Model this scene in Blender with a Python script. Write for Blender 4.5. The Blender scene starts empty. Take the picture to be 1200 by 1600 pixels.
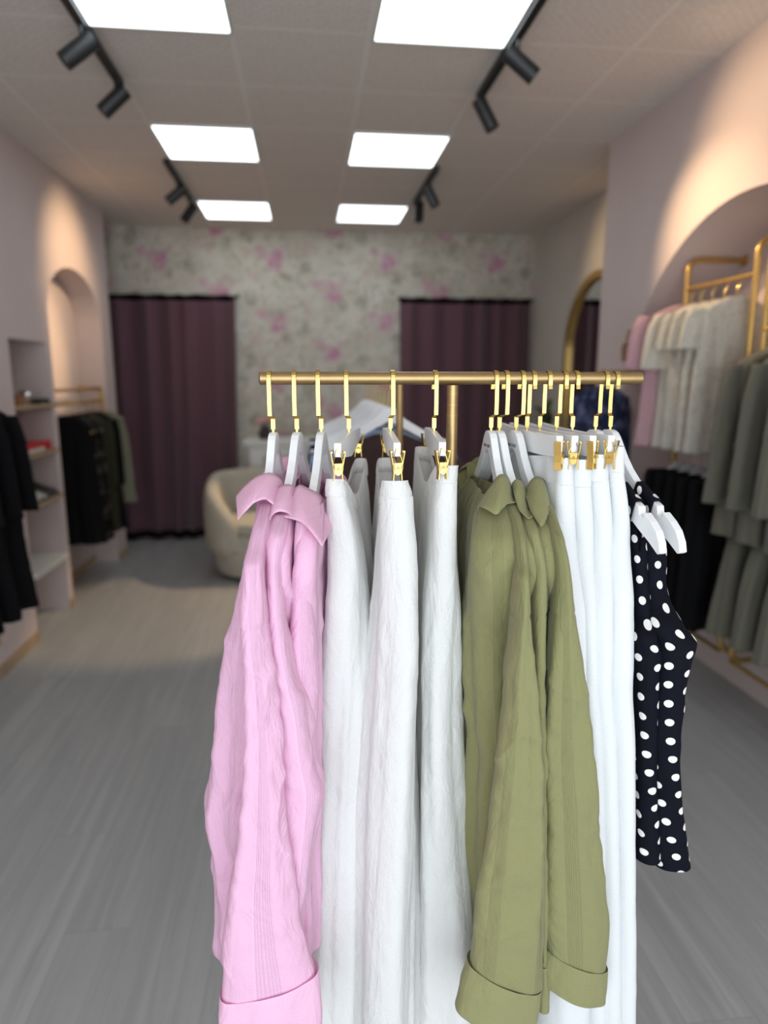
WIN_P, EXPO, PANEL_E = 112, -0.10, 4.2
SPOTS = [((-.80, 5.45, 2.80), (-1.73, 5.60, 2.40), 60, 80), ((.84, 5.75, 2.80), (-1.94, 5.55, 1.80), 260, 24),
         ((1.06, 3.12, 2.85), (1.9, 2.85, 2.50), 34, 95), ((1.02, 3.68, 2.80), (2.30, 3.0, 1.95), 80, 60),
         ((1.02, 5.27, 2.80), (2.37, 5.25, 2.45), 45, 62), ((.84, 5.75, 2.78), (-.75, 5.0, 0), 200, 37, .4)]
import bpy, bmesh, math, random
import numpy as np
from mathutils import Vector, Matrix
random.seed(7)
C = bpy.context.scene.collection
PI = math.pi
# ------------------------------------------------------------------ camera model (1200 x 1600 frame)
FPX, H, CZ = 1070.0, 1.65, 3.08
TH = math.atan((800 - 590) / FPX)
PS = math.atan((600 - 477) * math.cos(TH) / FPX)
R_ = np.array([math.cos(PS), -math.sin(PS), 0])
U_ = np.array([math.sin(PS) * math.sin(TH), math.cos(PS) * math.sin(TH), math.cos(TH)])
F_ = np.array([math.sin(PS) * math.cos(TH), math.cos(PS) * math.cos(TH), -math.sin(TH)])
C0 = np.array([0, 0, H])
def ray(x, y): return R_ * (x - 600) / FPX - U_ * (y - 800) / FPX + F_
def onY(x, y, Y): d = ray(x, y); return C0 + d * (Y / d[1])
def onX(x, y, X): d = ray(x, y); return C0 + d * (X / d[0])
# ------------------------------------------------------------------ objects
def base(o, label=None, cat=None, group=None, kind=None):
    if label: o['label'] = label
    if cat: o['category'] = cat
    if group: o['group'] = group
    if kind: o['kind'] = kind
    return o
def thing(name, loc, label, cat, group=None):
    o = bpy.data.objects.new(name, None); C.objects.link(o); o.location = loc
    o.empty_display_size = 0.05
    return base(o, label, cat, group)
def link(name, me, mat, parent=None, smooth=True):
    o = bpy.data.objects.new(name, me); C.objects.link(o)
    if mat is not None: me.materials.append(mat)
    if smooth:
        me.polygons.foreach_set('use_smooth', [True] * len(me.polygons))
    if parent is not None:
        o.parent = parent
        p = parent; off = Vector((0, 0, 0))
        while p is not None:
            if p.type == 'EMPTY': off = off + p.location
            p = p.parent
        if parent.type == 'EMPTY': o.matrix_parent_inverse = Matrix.Translation(-off)
    return o
class MB:
    def __init__(s): s.v = []; s.f = []
    def box(s, c, d, ax=None):
        c = np.array(c, float); d = np.array(d, float) / 2
        ax = np.eye(3) if ax is None else np.array(ax, float)
        n = len(s.v)
        for sx in (-1, 1):
            for sy in (-1, 1):
                for sz in (-1, 1):
                    s.v.append(tuple(c + ax[0] * d[0] * sx + ax[1] * d[1] * sy + ax[2] * d[2] * sz))
        for q in ((0, 1, 3, 2), (4, 6, 7, 5), (0, 4, 5, 1), (2, 3, 7, 6), (0, 2, 6, 4), (1, 5, 7, 3)):
            s.f.append(tuple(n + i for i in q))
        return s
    def b2(s, a, b): a = np.array(a, float); b = np.array(b, float); return s.box((a + b) / 2, abs(b - a))
    def tube(s, pts, r, n=12, closed=False, cap=True):
        pts = [np.array(p, float) for p in pts]; m = len(pts)
        rr = r if hasattr(r, '__len__') else [r] * m
        up = None; rings = []
        for i, p in enumerate(pts):
            a = pts[i - 1] if (i > 0 or closed) else p; b = pts[(i + 1) % m] if (i < m - 1 or closed) else p
            t = b - a; t /= (np.linalg.norm(t) + 1e-12)
            if up is None:
                up = np.array([0, 0, 1.0]) if abs(t[2]) < 0.9 else np.array([1.0, 0, 0])
            e1 = up - t * (up @ t); e1 /= (np.linalg.norm(e1) + 1e-12); up = e1
            e2 = np.cross(t, e1); k = len(s.v)
            for j in range(n):
                q = 2 * PI * j / n
                s.v.append(tuple(p + (e1 * math.cos(q) + e2 * math.sin(q)) * rr[i]))
            rings.append(k)
        for i in range(m if closed else m - 1):
            a = rings[i]; b = rings[(i + 1) % m]
            for j in range(n):
                s.f.append((a + j, a + (j + 1) % n, b + (j + 1) % n, b + j))
        if cap and not closed:
            s.f.append(tuple(rings[0] + j for j in range(n))[::-1]); s.f.append(tuple(rings[-1] + j for j in range(n)))
        return s
    def ribbon(s, pts, w, t):
        # strip of width w along +X swept through the YZ plane, thickness t
        pts = [np.array(p, float) for p in pts]; m = len(pts); ks = []
        for i, p in enumerate(pts):
            a = pts[max(i - 1, 0)]; b = pts[min(i + 1, m - 1)]
            d = b - a; nrm = np.array([0, -d[2], d[1]]); nrm /= (np.linalg.norm(nrm) + 1e-9)
            ww = w[i] if hasattr(w, '__len__') else w
            ex = np.array([ww / 2, 0, 0]); k = len(s.v); ks.append(k)
            for q in (-ex - nrm * t / 2, ex - nrm * t / 2, ex + nrm * t / 2, -ex + nrm * t / 2): s.v.append(tuple(p + q))
        for i in range(m - 1):
            for j in range(4):
                s.f.append((ks[i] + j, ks[i] + (j + 1) % 4, ks[i + 1] + (j + 1) % 4, ks[i + 1] + j))
        s.f.append(tuple(ks[0] + j for j in range(4))[::-1]); s.f.append(tuple(ks[-1] + j for j in range(4)))
        return s
    def prism(s, poly, fn, t0, t1):
        # poly of 2d points, fn(a, b, t) -> xyz
        n = len(poly); k = len(s.v)
        for t in (t0, t1):
            for a, b in poly: s.v.append(tuple(fn(a, b, t)))
        s.f.append(tuple(range(k, k + n))[::-1]); s.f.append(tuple(range(k + n, k + 2 * n)))
        for i in range(n):
            j = (i + 1) % n; s.f.append((k + i, k + j, k + n + j, k + n + i))
        return s
    def lathe(s, c, prof, n=32, sx=1, sy=1):
        c = np.array(c, float); ks = []
        for r, z in prof:
            ks.append(len(s.v))
            for j in range(n):
                q = 2 * PI * j / n; s.v.append((c[0] + r * sx * math.cos(q), c[1] + r * sy * math.sin(q), c[2] + z))
        for i in range(len(prof) - 1):
            for j in range(n):
                s.f.append((ks[i] + j, ks[i] + (j + 1) % n, ks[i + 1] + (j + 1) % n, ks[i + 1] + j))
        s.f.append(tuple(ks[0] + j for j in range(n))[::-1]); s.f.append(tuple(ks[-1] + j for j in range(n)))
        return s
    def build(s, name, mat, parent=None, smooth=False, bevel=0, seg=2):
        me = bpy.data.meshes.new(name); me.from_pydata(s.v, [], s.f)
        bm = bmesh.new(); bm.from_mesh(me)
        bmesh.ops.recalc_face_normals(bm, faces=bm.faces)
        big = [f for f in bm.faces if len(f.verts) > 4]
        if big: bmesh.ops.triangulate(bm, faces=big)
        bm.to_mesh(me); bm.free()
        o = link(name, me, mat, parent, smooth)
        if bevel:
            m = o.modifiers.new('bevel', 'BEVEL'); m.width = bevel; m.segments = seg; m.limit_method = 'ANGLE'; m.angle_limit = 0.7
        if smooth: me.set_sharp_from_angle(angle=0.75)
        return o
# ------------------------------------------------------------------ node helpers
class N:
    def __init__(s, name):
        s.m = bpy.data.materials.new(name); s.m.use_nodes = True
        s.t = s.m.node_tree; s.n = s.t.nodes; s.l = s.t.links
        s.b = s.n['Principled BSDF']; s.out = s.n['Material Output']
    def new(s, typ, **kw):
        n = s.n.new(typ)
        for k, v in kw.items():
            if k.startswith('i_'): n.inputs[k[2:].replace('_', ' ')].default_value = v
            else: setattr(n, k, v)
        return n
    def put(s, sock, v):
        if hasattr(v, 'links') or hasattr(v, 'is_output'): s.l.new(v, sock)
        else: sock.default_value = v
    def math(s, op, a, b=0.0, c=0.0, clamp=False):
        n = s.n.new('ShaderNodeMath'); n.operation = op; n.use_clamp = clamp
        for i, v in enumerate((a, b, c)): s.put(n.inputs[i], v)
        return n.outputs[0]
    def mix(s, f, a, b, mode='MIX'):
        n = s.n.new('ShaderNodeMix'); n.data_type = 'RGBA'; n.blend_type = mode
        s.put(n.inputs[0], f)
        for i, v in ((6, a), (7, b)): s.put(n.inputs[i], v if not isinstance(v, tuple) else (*v[:3], 1))
        return n.outputs[2]
    def ramp(s, f, a, b):
        n = s.n.new('ShaderNodeMapRange'); n.clamp = True; n.interpolation_type = 'SMOOTHSTEP'
        s.put(n.inputs[0], f); n.inputs[1].default_value = a; n.inputs[2].default_value = b
        return n.outputs[0]
    def noise(s, vec, scale, detail=3, rough=.55, dist=0):
        n = s.n.new('ShaderNodeTexNoise'); s.l.new(vec, n.inputs['Vector']); n.inputs['Scale'].default_value = scale
        n.inputs['Detail'].default_value = detail; n.inputs['Roughness'].default_value = rough; n.inputs['Distortion'].default_value = dist
        return n.outputs[0]
    def map(s, vec, scale=(1, 1, 1), rot=(0, 0, 0), loc=(0, 0, 0)):
        n = s.n.new('ShaderNodeMapping'); s.l.new(vec, n.inputs[0])
        n.inputs['Scale'].default_value = scale; n.inputs['Rotation'].default_value = rot; n.inputs['Location'].default_value = loc
        return n.outputs[0]
    def coord(s, which='Object'): return s.n.new('ShaderNodeTexCoord').outputs[which]
    def xyz(s, vec):
        n = s.n.new('ShaderNodeSeparateXYZ'); s.l.new(vec, n.inputs[0]); return n.outputs
    def bump(s, h, strength, dist=0.002, prev=None):
        n = s.n.new('ShaderNodeBump'); s.l.new(h, n.inputs['Height']); n.inputs['Strength'].default_value = strength
        n.inputs['Distance'].default_value = dist
        if prev is not None: s.l.new(prev, n.inputs['Normal'])
        return n.outputs[0]
    def col(s, c): s.put(s.b.inputs['Base Color'], c if not isinstance(c, tuple) else (*c[:3], 1))
    def set(s, **kw):
        for k, v in kw.items(): s.b.inputs[k.replace('_', ' ')].default_value = v
        return s
def plain(name, col, rough=.5, metal=0, var=.06, scale=9, bump=0):
    m = N(name); v = m.coord(); n = m.noise(v, scale, 4)
    m.col(m.mix(m.ramp(n, .3, .7), tuple(c * (1 - var) for c in col), tuple(min(1, c * (1 + var)) for c in col)))
    m.set(Roughness=rough, Metallic=metal)
    if bump: m.l.new(m.bump(m.noise(v, scale * 14, 4), bump, .003), m.b.inputs['Normal'])
    return m.m
def cloth(name, col, kind='plain', trans=.22, wr=.5, seed=0, rough=.9, sheen=.15):
    m = N(name); uv = m.coord('UV'); u, v, _ = m.xyz(uv)
    uvs = m.map(uv, loc=(seed * 3.1, seed * 1.7, 0))
    wrinkle = m.noise(m.map(uvs, (26, 9, 1)), 1.0, 4, .6, 1.2)
    fine = m.noise(m.map(uvs, (90, 30, 1), rot=(0, 0, .35)), 1.0, 3, .6, .6)
    weave = m.noise(m.map(uvs, (1100, 260, 1)), 1.0, 2)
    c = m.mix(m.ramp(weave, .25, .75), tuple(x * .95 for x in col), tuple(min(1, x * 1.03) for x in col))
    nrm = m.bump(wrinkle, wr, .012)
    nrm = m.bump(fine, wr * .75, .004, nrm)
    if kind == 'stripe':                     # plain panels alternating with bands of openwork weave
        f = m.math('FRACT', m.math('DIVIDE', m.math('ADD', u, 0.004 * seed), .050))
        band = m.math('MULTIPLY', m.ramp(f, .30, .33), m.math('SUBTRACT', 1.0, m.ramp(f, .60, .63)))
        rib = m.math('MULTIPLY', m.math('SINE', m.math('MULTIPLY', u, 2 * PI / .0021)), m.math('ADD', .6, m.math('MULTIPLY', .4, m.math('SINE', m.math('MULTIPLY', v, 2 * PI / .0034)))))
        rib = m.math('MULTIPLY', rib, band)
        c = m.mix(m.math('MULTIPLY', m.ramp(rib, -.7, .5), 1.0), m.mix(band, c, tuple(x * .86 for x in col)), c)
        edge = m.math('SUBTRACT', m.ramp(f, .28, .30), m.ramp(f, .31, .33))
        c = m.mix(m.math('MULTIPLY', edge, .35), c, tuple(min(1, x * 1.15) for x in col))
        nrm = m.bump(rib, .35, .0015, nrm)
    elif kind == 'linen':
        sl = m.noise(m.map(uvs, (420, 6, 1)), 1.0, 3)
        nrm = m.bump(sl, .18, .001, nrm)
    elif kind == 'dots':
        a = m.map(uv, (1, 1, 1), rot=(0, 0, .42))
        x, y, _ = m.xyz(a)
        px, py = .034, .029
        row = m.math('FLOOR', m.math('DIVIDE', y, py))
        xs = m.math('ADD', m.math('DIVIDE', x, px), m.math('MULTIPLY', .5, m.math('FLOORED_MODULO', row, 2.0)))
        fx = m.math('MULTIPLY', m.math('SUBTRACT', m.math('FRACT', xs), .5), px)
        fy = m.math('MULTIPLY', m.math('SUBTRACT', m.math('FRACT', m.math('DIVIDE', y, py)), .5), py)
        d = m.math('SQRT', m.math('ADD', m.math('MULTIPLY', fx, fx), m.math('MULTIPLY', fy, fy)))
        c = m.mix(m.ramp(d, .0062, .0068), (.80, .78, .76), c)
    elif kind == 'print':
        vo = m.noise(m.map(uvs, (22, 14, 1)), 1.0, 3, .6, .8)
        c = m.mix(m.ramp(vo, .5, .62), c, tuple(min(1, x * 3.0 + .045) for x in col))
    elif kind == 'lace':
        vo = m.noise(m.map(uvs, (30, 22, 1)), 1.0, 4, .6, 1.4)
        c = m.mix(m.ramp(vo, .5, .6), c, tuple(x * .86 for x in col)); nrm = m.bump(vo, .5, .006, nrm)
    m.l.new(nrm, m.b.inputs['Normal']); m.col(c)
    dk = max(col) < .1
    m.set(Roughness=rough, Sheen_Weight=.0 if dk else sheen, Sheen_Roughness=.5)
    m.b.inputs['Specular IOR Level'].default_value = .08 if dk else .25
    if trans:
        tr = m.new('ShaderNodeBsdfTranslucent'); m.l.new(c, tr.inputs['Color']); m.l.new(nrm, tr.inputs['Normal'])
        mx = m.new('ShaderNodeMixShader'); mx.inputs[0].default_value = trans
        m.l.new(m.b.outputs[0], mx.inputs[1]); m.l.new(tr.outputs[0], mx.inputs[2]); m.l.new(mx.outputs[0], m.out.inputs[0])
    return m.m
M = {}
M['pink'] = cloth('pink_striped_cotton', (.90, .56, .75), 'stripe', .25, .55, 0)
M['pinkplain'] = cloth('pink_cotton', (.91, .57, .75), 'plain', .22, .35, 1)
M['olive'] = cloth('olive_striped_cotton', (.275, .270, .122), 'stripe', .16, .5, 2)
M['oliveplain'] = cloth('olive_cotton', (.285, .280, .128), 'plain', .16, .35, 3)
M['white'] = cloth('white_linen', (.845, .845, .825), 'linen', .25, .45, 4)
M['crisp'] = cloth('white_suiting', (.79, .81, .815), 'plain', .12, .10, 5)
M['dots'] = cloth('polka_dot_crepe', (.0055, .006, .011), 'dots', .0, .12, 6, .75, .05)
M['black'] = cloth('black_cloth', (.007, .007, .008), 'plain', 0, .4, 7)
M['blacklace'] = cloth('black_printed_cloth', (.008, .007, .006), 'print', 0, .4, 8)
M['darkolive'] = cloth('dark_olive_cloth', (.035, .036, .022), 'plain', 0, .4, 9)
M['sage'] = cloth('sage_cloth', (.20, .20, .14), 'plain', .1, .4, 10)
M['khaki'] = cloth('khaki_twill', (.13, .126, .096), 'plain', 0, .4, 11)
M['navy'] = cloth('navy_printed_cloth', (.022, .028, .06), 'print', 0, .4, 12)
M['rose'] = cloth('rose_cotton', (.58, .36, .40), 'plain', .15, .4, 13)
M['cream'] = cloth('cream_cotton', (.68, .64, .56), 'plain', .2, .4, 14)
M['lace'] = cloth('white_lace', (.66, .64, .57), 'lace', .25, .5, 15)
M['brown'] = cloth('brown_cloth', (.055, .034, .034), 'plain', 0, .4, 16)
M['skyblue'] = cloth('sky_blue_cloth', (.28, .40, .60), 'plain', .1, .4, 17)
M['paleblue'] = cloth('pale_blue_print', (.35, .42, .55), 'print', .1, .4, 18)
M['teal'] = cloth('teal_cloth', (.05, .12, .15), 'plain', .1, .4, 19)
M['purple'] = cloth('plum_velvet', (.125, .060, .080), 'plain', .0, .25, 20, .8, .35)
M['velvetblack'] = cloth('black_band', (.008, .005, .007), 'plain', 0, .2, 21)
M['gold'] = plain('polished_gold', (.74, .53, .16), .20, 1, .03)
M['satingold'] = plain('satin_gold_paint', (.40, .275, .125), .36, .85, .06, 30)
M['oldgold'] = plain('brushed_gold', (.55, .36, .12), .36, .8, .06)
M['hanger'] = plain('white_lacquered_wood', (.84, .86, .87), .35, 0, .02)
M['ink'] = plain('grey_print', (.10, .09, .09), .6)
M['blackmetal'] = plain('black_metal', (.012, .013, .014), .45, .0)
M['wallpink'] = plain('blush_wall_paint', (.62, .53, .515), .85, 0, .02, 3, .05)
M['wallcream'] = plain('cream_wall_paint', (.58, .55, .50), .85, 0, .02, 3, .05)
M['wood'] = plain('light_wood', (.42, .30, .19), .5, 0, .15, 6)
M['shelfwhite'] = plain('white_shelf_laminate', (.66, .66, .63), .4, 0, .02)
M['cushion'] = plain('cream_boucle', (.50, .47, .39), .95, 0, .12, 60, .9)
M['red'] = plain('red_lacquer', (.55, .02, .03), .35)
M['leaf'] = plain('green_leaf', (.02, .06, .012), .5, 0, .3)
M['petal'] = plain('pink_petal', (.62, .30, .30), .7, 0, .15)
M['pot'] = plain('dark_pot', (.03, .025, .025), .5)
M['silver'] = plain('silver_metal', (.75, .76, .78), .15, 1)
M['brownleather'] = plain('tan_leather', (.30, .14, .06), .5)
def mirror_mat():
    m = N('mirror_glass'); m.col((.85, .86, .86)); m.set(Roughness=.02, Metallic=1); return m.m
M['mirror'] = mirror_mat()
M['pinkthread'] = plain('pink_thread', (.62, .28, .42), .8)
M['olivethread'] = plain('olive_thread', (.13, .125, .055), .8)
def panel_mat():
    m = N('led_diffuser'); v = m.coord(); n = m.noise(v, 2.2, 3)
    m.set(Roughness=.6); m.col((.8, .8, .8))
    m.put(m.b.inputs['Emission Color'], m.mix(m.ramp(n, .35, .65), (.80, .90, .97), (.93, .985, 1.0)))
    m.b.inputs['Emission Strength'].default_value = PANEL_E
    return m.m
M['panel'] = panel_mat()
def floor_mat():
    m = N('grey_oak_laminate'); v = m.coord(); x, y, z = m.xyz(v)
    W, L = .19, 1.25
    col = m.math('FLOOR', m.math('DIVIDE', x, W))
    off = m.math('FRACT', m.math('MULTIPLY', col, .377))
    row = m.math('FLOOR', m.math('ADD', m.math('DIVIDE', y, L), off))
    cv = m.new('ShaderNodeCombineXYZ'); m.l.new(col, cv.inputs[0]); m.l.new(row, cv.inputs[1])
    wn = m.new('ShaderNodeTexWhiteNoise', noise_dimensions='3D'); m.l.new(cv.outputs[0], wn.inputs['Vector'])
    tone = wn.outputs['Value']
    vv = m.new('ShaderNodeVectorMath', operation='ADD'); m.l.new(v, vv.inputs[0]); m.l.new(wn.outputs['Color'], vv.inputs[1])
    g = m.noise(m.map(vv.outputs[0], (26, 1.3, 1)), 1.0, 6, .62, .8)
    g2 = m.noise(m.map(vv.outputs[0], (5, .5, 1)), 1.0, 3, .5, .5)
    c = m.mix(m.ramp(g, .3, .7), (.33, .338, .338), (.445, .453, .45))
    c = m.mix(m.math('MULTIPLY', m.ramp(g2, .35, .7), .5), c, (.375, .38, .377))
    c = m.mix(m.math('MULTIPLY', tone, .45), c, (.315, .32, .318))
    fx = m.math('ABSOLUTE', m.math('SUBTRACT', m.math('FRACT', m.math('DIVIDE', x, W)), .5))
    fy = m.math('ABSOLUTE', m.math('SUBTRACT', m.math('FRACT', m.math('ADD', m.math('DIVIDE', y, L), off)), .5))
    gap = m.math('MAXIMUM', m.ramp(fx, .488, .498), m.ramp(fy, .4975, .4995))
    c = m.mix(m.math('MULTIPLY', gap, .3), c, (.20, .195, .19))
    m.col(c); m.set(Roughness=.42); m.b.inputs['Specular IOR Level'].default_value = .4
    m.l.new(m.bump(g, .08, .002), m.b.inputs['Normal']); return m.m
M['floor'] = floor_mat()
def ceil_mat():
    m = N('ceiling_tiles'); v = m.coord(); x, y, z = m.xyz(v)
    P = .5835
    fx = m.math('ABSOLUTE', m.math('SUBTRACT', m.math('FRACT', m.math('DIVIDE', m.math('ADD', x, .2795), P)), .5))
    fy = m.math('ABSOLUTE', m.math('SUBTRACT', m.math('FRACT', m.math('DIVIDE', m.math('SUBTRACT', y, 4.40), P)), .5))
    bar = m.math('MAXIMUM', m.ramp(fx, .474, .482), m.ramp(fy, .474, .482))
    n = m.noise(m.map(v, (60, 60, 60)), 1.0, 4, .7)
    q = m.math('MULTIPLY', m.math('SINE', m.math('MULTIPLY', x, 2 * PI / .0486)), m.math('SINE', m.math('MULTIPLY', y, 2 * PI / .0486)))
    c = m.mix(m.ramp(n, .35, .65), (.66, .60, .55), (.76, .70, .645))
    c = m.mix(m.math('MULTIPLY', m.ramp(q, .5, .9), .35), c, (.46, .42, .39))
    c = m.mix(bar, c, (.76, .71, .66))
    m.col(c); m.set(Roughness=.9); m.l.new(m.bump(bar, .3, .004), m.b.inputs['Normal']); return m.m
M['ceiling'] = ceil_mat()
def wallpaper_mat():
    m = N('rose_wallpaper'); v = m.coord(); x, y, z = m.xyz(v)
    d = m.new('ShaderNodeTexNoise'); m.l.new(v, d.inputs['Vector']); d.inputs['Scale'].default_value = 9; d.inputs['Detail'].default_value = 4
    s0 = m.xyz(d.outputs['Color'])
    xd = m.math('ADD', x, m.math('MULTIPLY', m.math('SUBTRACT', s0[0], .5), .16))
    zd = m.math('ADD', z, m.math('MULTIPLY', m.math('SUBTRACT', s0[1], .5), .16))
    PX, PZ = .56, .595
    cx = m.math('DIVIDE', m.math('ADD', xd, .05), PX); ci = m.math('FLOOR', cx)
    fx = m.math('MULTIPLY', m.math('SUBTRACT', m.math('FRACT', cx), .5), PX)
    cz = m.math('ADD', m.math('DIVIDE', m.math('ADD', zd, .17), PZ), m.math('MULTIPLY', .5, m.math('FLOORED_MODULO', ci, 2.0)))
    fz = m.math('MULTIPLY', m.math('SUBTRACT', m.math('FRACT', cz), .5), PZ)
    def blob(px, pz, r, soft=.03):
        a = m.math('SUBTRACT', fx, px); b = m.math('SUBTRACT', fz, pz)
        dd = m.math('SQRT', m.math('ADD', m.math('MULTIPLY', a, a), m.math('MULTIPLY', b, b)))
        return m.math('SUBTRACT', 1.0, m.ramp(dd, r - soft, r + soft))
    leafn = m.noise(m.map(v, (1, 1, 1)), 11, 4, .6, 1.5); tan = m.noise(m.map(v, (1, 1, 1), loc=(4, 2, 7)), 7, 3, .6, 1)
    c = m.mix(m.ramp(m.noise(v, 5, 3), .35, .65), (.55, .53, .455), (.63, .61, .54))
    c = m.mix(m.math('MULTIPLY', m.ramp(leafn, .52, .64), .6), c, (.30, .295, .22))
    c = m.mix(m.math('MULTIPLY', m.ramp(tan, .54, .66), .5), c, (.45, .34, .25))
    pinkn = m.noise(v, 26, 3, .6)
    for (px, pz, r, col, k) in ((.06, -.02, .088, (.52, .20, .36), .85), (-.09, .07, .05, (.56, .27, .38), .8), (.0, .02, .05, (.60, .42, .44), .6),
                                (.17, .09, .04, (.50, .30, .36), .6), (-.16, -.17, .06, (.58, .44, .40), .6), (.15, -.17, .05, (.24, .22, .17), .7), (-.2, .2, .06, (.25, .24, .17), .7)):
        c = m.mix(m.math('MULTIPLY', blob(px, pz, r), m.math('MULTIPLY', m.ramp(pinkn, .25, .6), k)), c, col)
    m.col(c); m.set(Roughness=.8); return m.m
M['wallpaper'] = wallpaper_mat()
# ------------------------------------------------------------------ cloth lofts
def pchip(ts, vs, t):
    ts = np.array(ts, float); vs = np.array(vs, float)
    h = np.diff(ts); dl = np.diff(vs) / h; n = len(ts); d = np.zeros(n)
    if n == 2: return np.interp(t, ts, vs)
    for i in range(1, n - 1):
        if dl[i - 1] * dl[i] > 0:
            w1 = 2 * h[i] + h[i - 1]; w2 = h[i] + 2 * h[i - 1]
            d[i] = (w1 + w2) / (w1 / dl[i - 1] + w2 / dl[i])
    d[0] = dl[0]; d[-1] = dl[-1]
    t = np.clip(t, ts[0], ts[-1]); k = np.clip(np.searchsorted(ts, t) - 1, 0, n - 2)
    s = (t - ts[k]) / h[k]
    return ((2 * s ** 3 - 3 * s ** 2 + 1) * vs[k] + (s ** 3 - 2 * s ** 2 + s) * h[k] * d[k] + (-2 * s ** 3 + 3 * s ** 2) * vs[k + 1] + (s ** 3 - s ** 2) * h[k] * d[k + 1])
def vnoise(x, y, seed):
    # smooth value noise in [-1, 1]
    xi = np.floor(x).astype(int); yi = np.floor(y).astype(int); fx = x - xi; fy = y - yi
    fx = fx * fx * (3 - 2 * fx); fy = fy * fy * (3 - 2 * fy)
    def h(a, b):
        q = np.sin(a * 127.1 + b * 311.7 + seed * 74.7) * 43758.5453
        return 2 * (q - np.floor(q)) - 1
    return (h(xi, yi) * (1 - fx) + h(xi + 1, yi) * fx) * (1 - fy) + (h(xi, yi + 1) * (1 - fx) + h(xi + 1, yi + 1) * fx) * fy
def loft(name, mat, parent, z, near, far, bn, bf, folds=(), seed=0, nu=150, nv=90, round_=False, grow=(0.0, .5), wrinkle=.0, captop=False, capbot=False, hem=True, uoff=0., slant=None, thick=0, fade=0, seam=None):
    """z: heights from top to bottom; near/far: (x, y) centre lines of the two ends; bn/bf: half widths at those ends."""
    z = np.array(z, float); tt = (z[0] - z) / (z[0] - z[-1])
    tv = np.linspace(0, 1, nv)
    P = [pchip(tt, a, tv) for a in (z, [p[0] for p in near], [p[1] for p in near], [p[0] for p in far], [p[1] for p in far], bn, bf)]
    Z, nx, ny, fx, fy, BN, BF = P
    L = np.sqrt((fx - nx) ** 2 + (fy - ny) ** 2)[:, None]
    ex = ((fx - nx) / L[:, 0])[:, None]; ey = ((fy - ny) / L[:, 0])[:, None]
    BN = BN[:, None]; BF = BF[:, None]
    u = np.linspace(0, 1, nu, endpoint=False)
    if round_:
        q = 2 * PI * u[None, :] + PI / 2                                    # start at the back of the tube
        cs, sn = np.cos(q), np.sin(q)
        e = .85
        s = L / 2 * (1 - np.sign(-sn) * np.abs(sn) ** e)
        s = L / 2 + L / 2 * np.sign(sn) * np.abs(sn) ** e
        w = np.sign(cs) * np.abs(cs) ** e * (BN + (BF - BN) * (s / L))
        per = 2 * PI * np.sqrt(((L / 2) ** 2 + BN ** 2) / 2)
    else:
        # stadium: arc coordinate a runs far end -> left side -> near end -> right side -> far end
        BN = np.minimum(BN, L * .48); BF = np.minimum(BF, L * .48)
        st = L - BN - BF; per = 2 * st + PI * (BN + BF); a = u[None, :] * per
        q1 = PI / 2 * BF; q2 = q1 + st; q3 = q2 + PI * BN; q4 = q3 + st
        s = np.zeros_like(a); w = np.zeros_like(a)
        def put(mask, S, W): s[mask] = S[mask]; w[mask] = W[mask]
        an = a / BF; put(a < q1, L - BF + BF * np.cos(an), -BF * np.sin(an))
        k = (a - q1) / st; put((a >= q1) & (a < q2), L - BF - k * st, -(BF + (BN - BF) * k))
        an = (a - q2) / BN; put((a >= q2) & (a < q3), BN - BN * np.sin(an), -BN * np.cos(an))
        k = (a - q3) / st; put((a >= q3) & (a < q4), BN + k * st, BN + (BF - BN) * k)
        an = (a - q4) / BF; put(a >= q4, L - BF + BF * np.sin(an), BF * np.cos(an))
    X = nx[:, None] + ex * s + ey * w
    Y = ny[:, None] + ey * s - ex * w
    Zg = np.repeat(Z[:, None], nu, 1)
    if slant is not None:
        Zg = Zg + slant(tv[:, None], X - (nx + fx)[:, None] / 2, Y - (ny + fy)[:, None] / 2)
    pref = float(np.mean(per)); A = u[None, :] * pref + 0 * tv[:, None]
    dz = (Z[0] - Z)[:, None]
    g0, g1 = grow
    G = np.clip((tv[:, None] - g0) / max(1e-6, g1 - g0), 0, 1); G = G * G * (3 - 2 * G)
    D = np.zeros_like(X)
    if fade: k = np.clip((tv[:, None] - (1 - fade)) / fade, 0, 1); G = G * (1 - .85 * k * k * (3 - 2 * k))
    for (lam, amp, drift, sharp) in folds:
        n = max(1, round(pref / lam))
        ph = 2 * PI * (n * u[None, :]) + drift * dz * 6 + 1.8 * vnoise(A / lam * .35 + 3 + 0 * dz, dz * 2.2 + 1, seed) + seed * 1.3
        c = np.cos(ph)
        c = np.sign(c) * np.abs(c) ** sharp
        D += amp * G * c * (.75 + .5 * vnoise(A / lam * .5, dz * 1.5, seed + 5))
    if wrinkle:
        wrinkle = wrinkle * (.25 + .75 * G) if fade else wrinkle
        D += wrinkle * vnoise(A * 28 + dz * 9, dz * 16 - A * 8, seed + 9) * (.35 + .65 * np.clip(vnoise(A * 9, dz * 5, seed + 3) + .4, 0, 1))
        D += wrinkle * .5 * vnoise(A * 60 - dz * 25, dz * 42 + A * 20, seed + 2)
        D += wrinkle * 1.2 * (1 - np.abs(vnoise(A * 10 + dz * 5, dz * 7 - A * 6, seed + 13))) ** 6
    if seam is not None: D -= .0013 * np.exp(-((Zg - seam - .12 * (X - (nx + fx)[:, None] / 2)) / .0032) ** 2)
    dXu = np.roll(X, -1, 1) - np.roll(X, 1, 1); dYu = np.roll(Y, -1, 1) - np.roll(Y, 1, 1)
    ln = np.sqrt(dXu ** 2 + dYu ** 2) + 1e-9
    nX, nY = -dYu / ln, dXu / ln
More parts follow.
